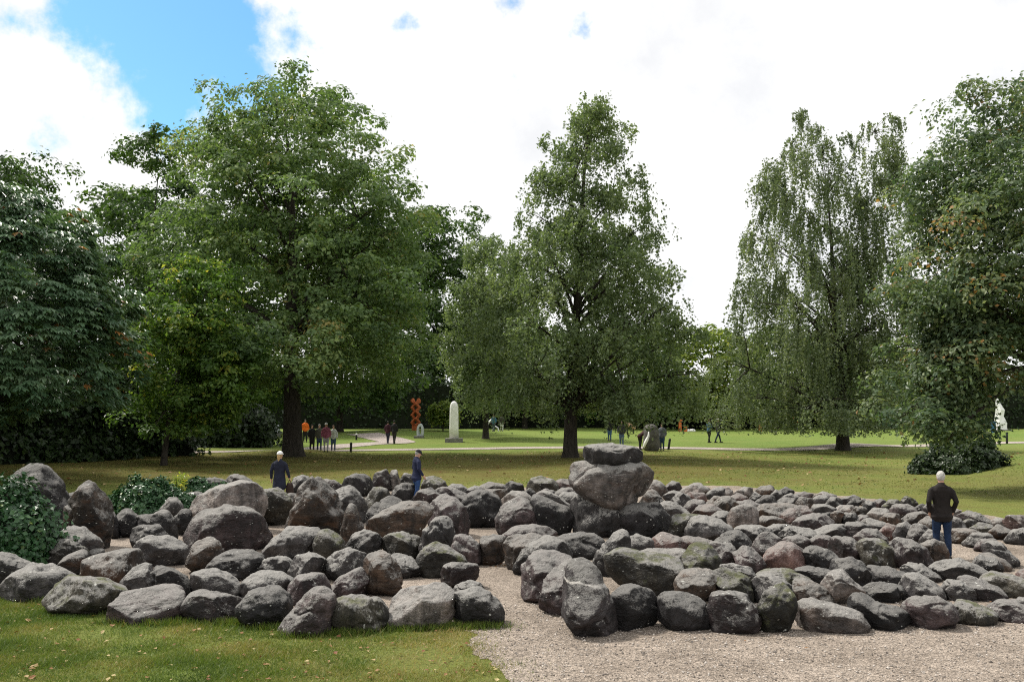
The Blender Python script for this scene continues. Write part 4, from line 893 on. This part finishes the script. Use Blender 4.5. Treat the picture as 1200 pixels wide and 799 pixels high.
# ------------------------------------------------------------------ grass blades and litter
def build_grass():
    r = np.random.default_rng(41); lawn = [tuple(at(*q).xy) for q in [(-60, 690), (0, 692), (60, 706), (140, 722), (240, 724), (330, 736), (450, 732), (535, 736), (556, 752), (578, 780), (600, 820), (600, 900), (-120, 900), (-120, 700)]]
    n = 330000; P = np.c_[r.uniform(-9, .6, n), r.uniform(8.6, 16.5, n)]; edge = fbm(np.c_[P * 1.3, np.zeros(n)], 3) * .3 - np.abs(r.normal(size=n)) * .28; P2 = P + np.c_[edge, edge * .3]; P = P[in_poly(P2, lawn)]
    dens = fbm(np.c_[P * .9, np.full(len(P), 5.0)], 3); worn = sstep(-3.2, -.6, P[:, 0]) * .45; P = P[r.random(len(P)) < np.clip(.75 + .5 * dens - worn, .12, 1)]; n = len(P)
    h = r.uniform(.02, .055, n) * (1 + .5 * fbm(np.c_[P * 2.5, np.zeros(n)], 2)); a = r.uniform(0, 2 * math.pi, n); w = r.uniform(.003, .006, n); lean = r.normal(size=(n, 2)) * .6 * h[:, None]
    B = np.c_[P, terrain(P[:, 0], P[:, 1])]; s = np.c_[np.cos(a) * w, np.sin(a) * w, np.zeros(n)]
    V = np.stack([B - s, B + s, B + np.c_[lean, h]], 1).reshape(-1, 3); t = .42 + .34 * fbm(np.c_[P * 1.1, np.full(n, 9.0)], 4) + r.normal(0, .13, n) + sstep(-3.8, -.3, P[:, 0]) * .34 + .06
    tag(obj('grass', mesh_np('grass', V, np.arange(n * 3).reshape(n, 3), np.clip(t, 0, 1)), LEAF['grass']), 'short mown grass of the front lawn', 'grass', kind='stuff')
    # rougher tufts of the lawn behind the boulders and along the front row
    n = 60000; Q = np.c_[r.uniform(-28, 34, n), r.uniform(33.5, 62, n)]; Q = Q[(np.abs(Q[:, 0] / Q[:, 1]) < .62)]; Q = Q[r.random(len(Q)) < np.clip(.5 + .9 * fbm(np.c_[Q * .5, np.zeros(len(Q))], 3), .08, 1)]
    n = len(Q); B = np.c_[Q, terrain(Q[:, 0], Q[:, 1])]; keep = ~in_poly(Q, GRAVEL_EDGE); B = B[keep]; n = len(B); a = r.uniform(0, 6.28, n); w = r.uniform(.012, .03, n); s = np.c_[np.cos(a) * w, np.sin(a) * w, np.zeros(n)]; h = r.uniform(.02, .05, n)
    V = np.stack([B - s, B + s, B + np.c_[r.normal(size=(n, 2)) * .03, h]], 1).reshape(-1, 3); t = np.clip(.5 + .35 * fbm(np.c_[B[:, :2] * .35, np.full(n, 4.0)], 3) + r.normal(0, .16, n), 0, 1)
    tag(obj('grass', mesh_np('grass', V, np.arange(n * 3).reshape(n, 3), t), LEAF['grass']), 'uneven grass of the lawn behind the boulders', 'grass', kind='stuff')
    E = []
    for px0, py0 in [(20, 698), (60, 706), (100, 718), (140, 730), (185, 732), (230, 730), (255, 732), (285, 732), (318, 737), (345, 746), (385, 744), (415, 743), (455, 737), (490, 738), (525, 737), (550, 736), (565, 735)]:
        c = np.array(at(px0, py0)[:2]); m_ = 420; E.append(c + r.normal(size=(m_, 2)) * np.array([.22, .07]))
    E = np.concatenate(E); n = len(E); B = np.c_[E, np.zeros(n)]; a = r.uniform(0, 6.28, n); w = r.uniform(.004, .008, n); s = np.c_[np.cos(a) * w, np.sin(a) * w, np.zeros(n)]; h = r.uniform(.04, .13, n)
    V = np.stack([B - s, B + s, B + np.c_[r.normal(size=(n, 2)) * .045, h]], 1).reshape(-1, 3)
    tag(obj('grass', mesh_np('grass', V, np.arange(n * 3).reshape(n, 3), np.clip(r.normal(.42, .2, n), 0, 1)), LEAF['grass']), 'longer unmown grass at the feet of the lawn-edge boulders', 'grass', kind='stuff')
    # loose pebbles on the gravel
    n = 9000; Q = np.c_[r.uniform(-1.5, 9.5, n), r.uniform(10.2, 15.5, n)]; Q = Q[in_poly(Q, GRAVEL_EDGE)]; n = len(Q); sz = r.uniform(.006, .017, n) * (1 + (r.random(n) < .04) * .9); oc = np.array([(1, 0, 0), (-1, 0, 0), (0, 1, 0), (0, -1, 0), (0, 0, .7), (0, 0, -.7)]); of = np.array([(0, 2, 4), (2, 1, 4), (1, 3, 4), (3, 0, 4), (2, 0, 5), (1, 2, 5), (3, 1, 5), (0, 3, 5)])
    V = (oc[None] * r.uniform(.6, 1.3, (n, 6, 1)) * sz[:, None, None] + np.c_[Q, np.full(n, .012)][:, None]).reshape(-1, 3); Fc = (of[None] + (np.arange(n) * 6)[:, None, None]).reshape(-1, 3)
    tag(obj('pebbles', mesh_np('pebbles', V, Fc, np.repeat(r.random(n), 8)), PEBBLE), 'loose pebbles strewn over the open gravel', 'pebbles', kind='stuff')
    # fallen leaves
    n = 420; px = r.uniform(-20, 620, n); py = r.uniform(690, 800, n); A = np.array([at(x, y)[:] for x, y in zip(px, py)]); A = A[in_poly(A[:, :2], lawn)]
    n2 = 900; X = np.c_[r.uniform(-24, 30, n2), r.uniform(36, 62, n2)]; X = np.c_[X, terrain(X[:, 0], X[:, 1])]
    n3 = 60; Z = np.c_[r.uniform(0, 12, n3), r.uniform(10.5, 22, n3), np.zeros(n3)]; drift = np.array(at(597, 664)[:]) + r.normal(size=(46, 3)) * np.array([.16, .12, 0]); Z = np.concatenate([Z, drift]); n3 += 46; A = np.concatenate([A, X, Z]); A[:, 2] += .03
    V, Fc = leaves(A, r.normal(size=A.shape) * .3 + [0, 0, 1], np.r_[np.full((len(A) - n2 - n3), .055), np.full(n2, .13), np.full(n3, .05)][:, None], r, .8)
    tag(obj('fallen_leaves', mesh_np('fallen_leaves', V, Fc, r.random(len(A))), LEAF['fallen']), 'fallen leaves scattered over the grass', 'leaves', kind='stuff')
build_grass()

# ------------------------------------------------------------------ sculptures and posts
WHITE = plain('white_marble', (.84, .835, .81), .6, .12, 5, .2); PALEST = plain('pale_blue_grey_stone', (.50, .54, .57), .7, .18, 6, .3); PLINTH = plain('dark_plinth_stone', (.20, .19, .175), .85, .3, 5, .3)
RUST = plain('rusted_steel', (.42, .115, .04), .85, .35, 6, .2); BLACK = plain('black_painted_wood', (.018, .018, .018), .6, .2, 8); ORANGE = plain('orange_painted_steel', (.62, .16, .04), .6, .1, 6); ROUGHST = plain('rough_dark_stone', (.10, .095, .085), .9, .45, 4, .6); BLUE = plain('blue_banner', (.05, .16, .33), .7, .1, 6); SNOW = plain('white_painted_steel', (.82, .82, .82), .5, .05, 4)
def scaled(px, py): b = at(px, py); return b, b.y / F         # base point and metres per photo pixel there
def lathe_slab(w, d, h, rows, n=16):
    V = []; 
    for t, k in rows:
        for j in range(n):
            a = 2 * math.pi * j / n; q = .62; V.append((w / 2 * k * math.copysign(abs(math.cos(a)) ** q, math.cos(a)), d / 2 * k * math.copysign(abs(math.sin(a)) ** q, math.sin(a)), h * t))
    m = len(rows); Fc = [(i * n + k, i * n + (k + 1) % n, (i + 1) * n + (k + 1) % n, (i + 1) * n + k) for i in range(m - 1) for k in range(n)] + [tuple(reversed(range(n))), tuple((m - 1) * n + k for k in range(n))]
    return V, Fc
b, u = scaled(532, 518); t = thing('stele_sculpture', 'tall white rounded marble stele on a low dark plinth beyond the path', 'sculpture', b)
m = MB(); m.box((0, 0, .12), (20 * u, 1.1, .34)); m.build('plinth', PLINTH, t)
m = MB(); m.add(*[[(x, y, z + .28) for x, y, z in V_] if i == 0 else V_ for i, V_ in enumerate(lathe_slab(10.5 * u, .5, 43.5 * u, [(0, 1.02), (.3, 1.0), (.6, .97), (.82, .93), (.9, .84), (.95, .66), (.985, .4), (1, .12)]))]); m.build('shaft', WHITE, t, smooth=True)
b, u = scaled(487, 505); t = thing('column_sculpture', 'rust-red steel column of stacked zigzag links', 'sculpture', b)
m = MB(); m.box((0, 0, .15), (8 * u, .7, .5)); m.build('plinth', RUST, t)
for s in (-1, 1):
    m = MB(); zs = .35; st = 4.3 * u
    pts = [(s * (3.9 * u if k % 2 else 1.0 * u), s * .12 * (1 if k % 2 else -1), zs + k * st) for k in range(9)][:8]; m.tube(pts, [(2.0 * u, .3)] * 8, 6); m.build('zigzag_band', RUST, t)
m = MB(); [m.box((0, 0, .35 + k * 4.3 * u), (4.0 * u, .5, 2.6 * u)) for k in (0, 2, 4, 6)]; m.build('core_links', RUST, t)
b, u = scaled(492.5, 507.5); t = thing('pierced_stone', 'pale blue-grey upright stone pierced by a tall oval hole', 'sculpture', b)
m = MB(); W_, H_ = 8.2 * u, 16.5 * u; nn = 28; V_ = []
for yy in (-.28, .28):
    for k in range(nn):
        a = 2 * math.pi * k / nn - math.pi / 2; ox = math.cos(a); oz = math.sin(a); V_.append((ox * W_ / 2 * (1 if oz < 0 else .98), yy, max(-.1, H_ * .46 + oz * H_ * .54)))
    for k in range(nn):
        a = 2 * math.pi * k / nn - math.pi / 2; V_.append((math.cos(a) * W_ * .19, yy, H_ * .52 + math.sin(a) * H_ * .30))
Fc_ = []
for k in range(nn):
    q = (k + 1) % nn; Fc_ += [(k, q, nn + q, nn + k), (2 * nn + q, 2 * nn + k, 3 * nn + k, 3 * nn + q), (q, k, 2 * nn + k, 2 * nn + q), (nn + k, nn + q, 3 * nn + q, 3 * nn + k)]
m.add(V_, Fc_); m.build('pierced_slab', PALEST, t); m = MB(); m.box((-.1, 0, .06), (11 * u, .9, .2)); m.build('plinth', PLINTH, t)
b, u = scaled(322, 511); t = thing('split_disc_sculpture', 'pale round stone split by a dark gap, on a small plinth under the trees', 'sculpture', b)
m = MB(); m.box((0, 0, .1), (11 * u, .7, .34)); m.build('plinth', PLINTH, t)
for s, w in ((-1, .56), (1, .38)):
    m = MB(); V_ = []; nn = 14; R_ = 5.4 * u
    for yy in (-.25, .25):
        for k in range(nn): a = -math.pi / 2 + math.pi * k / (nn - 1); V_.append((s * (.05 + math.cos(a) * R_ * (w + .5)), yy, .25 + R_ + math.sin(a) * R_))
    Fc_ = [tuple(range(nn)), tuple(reversed(range(nn, 2 * nn)))] + [(k, (k + 1) % nn, nn + (k + 1) % nn, nn + k) for k in range(nn)]; m.add(V_, Fc_); m.build('half_disc', PALEST, t)
b, u = scaled(1173, 504.5); t = thing('spire_sculpture', 'large white angular faceted spire beyond the seeded maple', 'sculpture', b)
m = MB(); w = 13 * u; h = 40 * u; lev = [(0, 1.0, 0), (.22, .92, .02), (.42, .62, -.12), (.6, .66, -.05), (.8, .34, -.22), (1, .05, -.30)]; V_ = []
for t_, k, off in lev:
    for j in range(5): a = 2 * math.pi * j / 5 + t_ * 1.1; V_.append((w * (off + .6 * k * math.cos(a)), .8 * k * math.sin(a), h * t_))
m.add(V_, [(i * 5 + j, i * 5 + (j + 1) % 5, (i + 1) * 5 + (j + 1) % 5, (i + 1) * 5 + j) for i in range(5) for j in range(5)] + [(4, 3, 2, 1, 0), (25, 26, 27, 28, 29)]); m.build('facets', SNOW, t)
m = MB(); m.box((0, 0, .05), (16 * u, 1.6, .16)); m.build('plinth', PLINTH, t)
b, u = scaled(1164.5, 509); t = thing('banner_sign', 'blue upright banner panel in front of the white angular spire', 'sign', b); m = MB(); m.box((0, 0, 8.5 * u), (5.5 * u, .06, 13 * u)); m.build('panel', BLUE, t)
for s in (-1, 1): m = MB(); m.tube([(s * 2.4 * u, .06, -.1), (s * 2.4 * u, .06, 15.3 * u)], [.03, .03], 8); m.build('post', BLACK, t)
# white open arches far behind the stele
b, u = scaled(575, 505); t = thing('arch_sculpture', 'white curved arch sculpture far behind the white stele', 'sculpture', b)
m = MB(); m.tube([(-3.6 * u, 0, 0), (-3.9 * u, 0, 5 * u), (-2.6 * u, 0, 10 * u), (.6 * u, 0, 13 * u), (3.4 * u, 0, 13.6 * u)], [(.9 * u, .2), (1.0 * u, .2), (1.1 * u, .2), (1.0 * u, .2), (.5 * u, .15)], 8); m.build('tall_arc', SNOW, t, smooth=True)
m = MB(); m.tube([(2.5 * u, 0, 0), (2.9 * u, 0, 3 * u), (5.5 * u, 0, 5.4 * u), (8.4 * u, 0, 3.6 * u), (9.2 * u, 0, 0)], [(.9 * u, .2)] * 5, 8); m.build('low_arc', SNOW, t, smooth=True)
b, u = scaled(568, 506); tag(MB().add(*lathe_slab(2.6 * u, .3, 12 * u, [(0, 1), (.5, .9), (.9, .8), (1, .4)], 8)).build('slab_stone', PALEST, None, loc=b), 'slim pale standing stone behind the smaller birch trunk', 'sculpture')
# rough block with a pale carved side, by the stooping visitor
b, u = scaled(763, 528); t = thing('block_sculpture', 'rough dark stone block with a pale curved edge, beside the stooping visitor', 'sculpture', b)
X, F2 = ICO[4]; Yv = np.sign(X) * np.abs(X) ** .55 * np.array([10.5 * u, .5, 16 * u]) ; Yv[:, 2] += 14.5 * u; Yv[:, 0] *= 1 - .28 * np.clip(Yv[:, 2] / (30 * u), 0, 1); Yv += X * (.07 * fbm(Yv * 2.2, 4))[:, None]
obj('block', mesh_np('block', Yv, F2, smooth=True), ROUGHST, t)
m = MB(); m.tube([(-9.5 * u, -.5, 5 * u), (-8.2 * u, -.55, 9 * u), (-6.2 * u, -.55, 13 * u), (-4.2 * u, -.5, 17 * u), (-3.8 * u, -.48, 22 * u)], [(1.3 * u, .12), (1.8 * u, .14), (1.9 * u, .14), (1.4 * u, .12), (.7 * u, .08)], 8); m.build('pale_carving', WHITE, t, smooth=True)
b, u = scaled(739, 508); t = thing('beam_sculpture', 'tilted pale wooden beam sculpture behind the conical birch', 'sculpture', b); m = MB(); m.tube([(-6 * u, 0, 12 * u), (5 * u, 0, 6.5 * u)], [(1.3 * u, .2), (1.3 * u, .2)], 4); m.build('beam', plain('pale_wood', (.42, .26, .17), .8, .2, 6), t); m = MB(); [m.tube([(x * u, 0, -.1), (x * u, 0, z * u)], [.07, .07], 6) for x, z in ((-4, 11), (3.5, 7))]; m.build('stand', BLACK, t)
for px, py, h, lab in ((797, 505, 13.5, 'tall orange steel post sculpture on the far lawn'), (803.5, 505.5, 5.5, 'low orange steel stub next to the tall orange post'), (891, 505, 8, 'orange steel post seen beside the weeping birch strands')):
    b, u = scaled(px, py); t = thing('orange_post_sculpture', lab, 'sculpture', b); m = MB(); m.box((0, 0, h * u / 2 - .05), (3.2 * u, .35, h * u), 0, .8); m.build('post', ORANGE, t); m = MB(); m.box((.15 * u, 0, h * u * .93), (4.2 * u, .42, h * u * .12)); m.build('cap', ORANGE, t)
b, u = scaled(811, 505.5); t = thing('reclining_stone', 'low white reclining stone on the far lawn', 'sculpture', b); m = MB(); m.ball((0, 0, 1.0 * u), (4.2 * u, .4, 2.2 * u), 14, 8); m.ball((-4.6 * u, 0, .7 * u), (1.7 * u, .3, 2.6 * u), 10, 6); m.build('body', WHITE, t, smooth=True)
for px, py, h, lab in ((411, 530, 11, 'short black bollard on the verge beside the strolling group'), (783, 527, 12.5, 'short black bollard leaning beside the rough stone block'), (1180, 520, 13, 'short black bollard behind the dark spreading bush'), (417.5, 512, 7, 'small pale-topped marker post on the branching path')):
    b, u = scaled(px, py); t = thing('bollard', lab, 'bollard', b, group='path bollards'); m = MB(); tl = .12 if 'leaning' in lab else .02; m.tube([(0, 0, -.1), (tl * .9, 0, h * u * .9)], [.075, .075], 10); m.build('post', BLACK, t, smooth=True); m = MB(); m.tube([(tl * .9, 0, h * u * .9), (tl, 0, h * u)], [.085, .07], 10); m.build('cap', WHITE if 'pale' in lab else BLACK, t, smooth=True)

# ------------------------------------------------------------------ people
SKIN = plain('skin', (.50, .30, .22), .55, .08, 6)
_cm = {}
def cloth(c, rough=.85):
    k = tuple(round(v, 3) for v in c)
    if k not in _cm: _cm[k] = plain('cloth_%d' % len(_cm), c, rough, .3, 7, .9)
    return _cm[k]
HAIRC = {'white': (.52, .505, .47), 'grey': (.30, .29, .28), 'brown': (.10, .06, .035), 'dark': (.02, .017, .015), 'blond': (.42, .29, .13)}
HAIRM = {k: plain('hair_' + k, c, .75, .45, 45, 1.0) for k, c in HAIRC.items()}
def person(label, px, py, h, face, top, legs, hair='dark', cap=None, coat=.0, stride=.12, armL=None, armR=None, stoop=0.0, nod=0.0, near=False, shoes=(.02, .02, .02), bag=None, group=None, longhair=False):
    """figure facing local +y; face = heading in degrees (0 walks away from the camera); stoop bends at the hips"""
    b = at(px, py); k = h / 1.75; root = thing('person', label, 'person', b, -math.radians(face), group); root.scale = (k, k, k); vox = .015 if near else .045
    hip = Vector((0, 0, .93)); sp_, cp_ = math.sin(stoop), math.cos(stoop)
    def up(x, y, z):                                       # torso space, bent forward about the hips
        z -= .93; return Vector((x, y * cp_ + z * sp_, .93 + z * cp_ - y * sp_))
    L = []
    for s, f in ((-1, 1), (1, -1)):
        a = Vector((s * .095, f * stride, .075)); kn = Vector((s * .10, f * stride * .5 + .03, .49)); L.append(([Vector((s * .09, 0, .93)), Vector((s * .10, .01, .74)), kn, Vector((s * .097, f * stride * .8, .28)), a], s, f))
    A = []
    for s, arm in ((-1, armL), (1, armR)):
        e, w = arm or ((s * .27, -.03, 1.14), (s * .27, .06, .90)); A.append(([up(s * .145, 0, 1.405), up(s * .205, -.005, 1.35), up(*e), up(*w)], s))
    def torso(m, g): m.tube([up(0, 0, .84), up(0, 0, .95), up(0, .005, 1.10), up(0, .01, 1.25), up(0, 0, 1.38), up(0, -.01, 1.455), up(0, 0, 1.50)], [(.15 + g, .105 + g), (.165 + g, .115 + g), (.15 + g, .105 + g), (.17 + g, .115 + g), (.185 + g, .11 + g), (.12 + g, .08 + g), (.062 + g * .5, .062 + g * .5)], 14)
    hd = up(0, .02 + .07 * nod, 1.635 - .03 * nod); fwd = Vector((0, math.cos(stoop + nod), -math.sin(stoop + nod))); hu = Vector((0, math.sin(stoop + nod), math.cos(stoop + nod))); rt = Vector((1, 0, 0))
    def H(x, y, z): return hd + rt * x + fwd * y + hu * z
    m = MB(); torso(m, 0)
    for pts, s, f in L: m.tube(pts, [.085, .08, .055, .05, .038], 10); m.tube([pts[-1] + Vector((0, -.04, -.03)), pts[-1] + Vector((0, .15, -.045))], [.04, .033], 8)
    for pts, s in A:
        m.tube(pts, [.055, .052, .04, .028], 10); w = pts[-1]; d = (pts[-1] - pts[-2]).normalized(); q = d.cross(Vector((0, 1, 0))).normalized() if abs(d.y) < .9 else Vector((1, 0, 0)); o = d.cross(q)
        m.tube([w, w + d * .05, w + d * .09], [(.024, .018), (.038, .02), (.036, .016)], 8)
        for j, ln in enumerate((.065, .08, .075, .055)): c0 = w + d * .085 + o * ((j - 1.5) * .019); m.tube([c0, c0 + d * ln * .55, c0 + d * ln + q * (-s) * .02], [.0095, .009, .0075], 6)
        c0 = w + d * .03 + o * -.032; m.tube([c0, c0 + d * .03 - o * .022, c0 + d * .065 - o * .025], [.012, .011, .009], 6)
    m.tube([up(0, -.005, 1.46), H(0, -.02, -.06)], [.058, .055], 10)
    V0 = len(m.V); m.ball((0, 0, 0), (.074, .095, .115), 16, 12); m.ball((0, .045, -.07), (.05, .05, .05), 10, 8); m.ball((0, .1, -.01), (.014, .022, .024), 8, 6); m.ball((.076, -.005, -.005), (.012, .022, .032), 8, 6); m.ball((-.076, -.005, -.005), (.012, .022, .032), 8, 6)
    m.V[V0:] = [tuple(H(*v)) for v in m.V[V0:]]; m.build('body', SKIN, root, voxel=vox)
    m = MB(); torso(m, .02)
    if coat: m.tube([up(0, 0, 1.0), up(0, 0, .9), up(0, -.005, .9 - coat)], [(.185, .135), (.20, .15), (.225, .17)], 14)
    else: m.tube([up(0, 0, 1.0), up(0, 0, .86)], [(.185, .135), (.19, .14)], 14)
    for pts, s in A: m.tube([pts[0], pts[1], pts[2], pts[2].lerp(pts[3], .9)], [.058, .063, .055, .045], 10)
    m.build('jacket', cloth(top), root, voxel=vox)
    m = MB(); m.tube([(0, 0, 1.0), (0, 0, .85)], [(.165, .12), (.175, .13)], 12)
    for pts, s, f in L: m.tube(pts[:-1] + [pts[-1] + Vector((0, 0, .015))], [.10, .095, .073, .066, .062], 10)
    m.build('trousers', cloth(legs), root, voxel=vox)
    for pts, s, f in L:
        m = MB(); a = pts[-1]; m.tube([a + Vector((0, -.075, -.035)), a + Vector((0, .03, -.035)), a + Vector((0, .12, -.045)), a + Vector((0, .175, -.05))], [(.042, .04), (.048, .045), (.05, .035), (.038, .026)], 10); m.build('shoe', cloth(shoes), root, smooth=True)
    m = MB(); m.ball((0, -.018, .022), (.085, .10, .112), 16, 12)
    if longhair: m.tube([(0, -.07, .02), (0, -.10, -.08), (0, -.105, -.2)], [(.06, .04), (.05, .035), (.02, .02)], 8)
    m.V = [tuple(H(v[0], min(v[1], .062 + .3 * max(0, v[2] - .03)), v[2] if (v[1] < .02 or longhair) else max(v[2], .045))) for v in m.V]; m.build('hair', HAIRM[hair], root, voxel=.012 if near else None, smooth=True)
    if near:
        for s in (-1, 1): m = MB(); m.ball(H(s * .03, .088, .012), .010, 8, 6); m.build('eye', BLACK, root, smooth=True)
        m = MB(); m.ball(H(0, .092, -.052), (.022, .006, .005), 8, 6); m.build('mouth', cloth((.30, .10, .09)), root, smooth=True)
    if cap:
        m = MB(); m.ball((0, -.005, .035), (.098, .116, .105), 16, 10); m.V = [(x, y, max(z, .03)) for x, y, z in m.V]; m.tube([(0, .08, .04), (0, .175, .03)], [(.07, .012), (.05, .010)], 10); m.V = [tuple(H(*v)) for v in m.V]; m.build('cap', cloth(cap), root, smooth=True)
    if bag:
        t2 = MB(); x, y, z, sx, sy, sz, c = bag; w = A[1][0][-1] if x > 0 else A[0][0][-1]
        V_, Fc_ = lathe_slab(sx, sy, sz, [(0, .85), (.1, 1), (.7, .95), (1, .6)], 12); t2.add([(v[0] + x, v[1] + y, v[2] + z) for v in V_], Fc_); t2.tube([(x - sx * .25, y, z + sz * .95), w + Vector((0, 0, -.05)), (x + sx * .25, y, z + sz * .95)], [.012] * 3, 6)
        o = t2.build('handbag', cloth(c), None, smooth=True, loc=b, rz=-math.radians(face)); o.scale = (k, k, k); tag(o, bag_label[0], 'bag')
    return root
bag_label = ['dark brown bag carried by the woman in the navy coat']
NAVY, JEANS, BLK = (.016, .020, .045), (.028, .065, .14), (.016, .015, .016)
person('white-haired man in a dark brown jacket and jeans, hands in pockets, seen from behind', 1105, 654.5, 1.71, 8, (.014, .0105, .0095), (.010, .024, .06), 'white', stride=.07, longhair=False, armL=((-.265, -.08, 1.15), (-.22, .04, .93)), armR=((.265, -.08, 1.15), (.22, .04, .93)), near=True, coat=.06)
person('woman in a long navy coat and white cap, walking away with a dark bag', 327, 595, 1.63, 12, (.013, .016, .032), (.42, .42, .40), 'blond', cap=(.72, .72, .72), coat=.26, stride=.13, armL=((-.265, -.03, 1.15), (-.29, .04, .90)), armR=((.265, .01, 1.15), (.30, .08, .93)), near=True, longhair=True, bag=(.31, .08, .42, .26, .13, .36, (.03, .018, .014)))
person('man in a navy jacket and dark cap, head bowed, among the back boulders', 488, 591, 1.64, 66, (.012, .017, .05), (.025, .06, .16), 'grey', cap=(.015, .015, .018), coat=.06, stride=.08, armL=((-.27, -.02, 1.15), (-.22, .12, .97)), armR=((.27, -.02, 1.15), (.24, .14, .93)), near=True, nod=.45)
GP = 'people strolling on the path'
person('person in black jacket and trousers, strolling behind the great maple trunk', 365.5, 528, 1.70, 150, BLK, BLK, 'dark', group=GP, stride=.08)
person('man in grey-olive jacket and jeans strolling on the path', 374, 528, 1.72, 160, (.085, .085, .07), (.04, .06, .10), 'grey', group=GP, stride=.1)
person('woman in pink jacket, pale trousers and white cap strolling on the path', 382, 529.3, 1.72, 170, (.33, .10, .15), (.42, .42, .42), 'blond', cap=(.7, .7, .68), group=GP, stride=.14)
person('brown-haired woman in a white top and jeans strolling on the path', 390.5, 528.5, 1.66, 165, (.48, .49, .50), (.045, .08, .14), 'brown', group=GP, stride=.1, longhair=True)
person('person in a bright orange vest partly hidden by the great maple trunk', 357.5, 518, 1.74, 160, (.85, .16, .02), BLK, 'dark', stride=.06)
person('person in dark maroon walking along the branching path', 454.5, 511.5, 1.68, 20, (.05, .015, .025), (.03, .03, .05), 'dark', stride=.14)
person('person in black walking along the branching path', 462, 511.5, 1.74, 20, BLK, (.03, .025, .025), 'dark', stride=.14)
person('person in black top and light jeans standing behind the conical birch', 714.5, 516.5, 1.70, 200, BLK, (.06, .12, .22), 'grey', stride=.06)
person('person in dark open jacket over white shirt and jeans by the rough block', 728.5, 522.5, 1.70, 190, (.03, .03, .035), (.08, .12, .19), 'dark', stride=.08)
person('stooping visitor in dark clothes bending towards the rough stone block', 750, 527, 1.68, 60, (.05, .016, .016), BLK, 'dark', stoop=1.0, armL=((-.22, .20, 1.22), (-.20, .38, 1.08)), armR=((.22, .20, 1.22), (.20, .38, 1.08)), stride=.06)
person('person in grey jacket and dark jeans standing against the rough stone block', 776, 527.5, 1.72, 200, (.12, .13, .14), (.03, .06, .11), 'brown', stride=.05)
person('woman in blue denim jacket and black trousers walking with a companion', 831, 518.5, 1.76, 60, (.05, .11, .18), BLK, 'brown', stride=.12, armL=((-.24, .05, 1.16), (-.10, .22, 1.22)), armR=((.25, .03, 1.15), (.15, .22, 1.18)))
person('white-haired person in black jacket and navy trousers striding beside a companion', 841.5, 518.5, 1.80, 75, BLK, (.02, .03, .07), 'white', stride=.26)
person('far person in dark top and white trousers beyond the smaller birch', 588, 505.5, 1.7, 180, (.05, .045, .04), (.62, .62, .62), 'dark', stride=.06)
person('far person in a blue top beside the white arch sculpture', 578.5, 505.5, 1.6, 200, (.06, .16, .24), (.06, .08, .10), 'brown', stride=.06)
person('far person in red standing by the hedge beyond the weeping birch', 933, 505, 1.7, 190, (.42, .04, .03), (.06, .06, .08), 'dark', stride=.06)
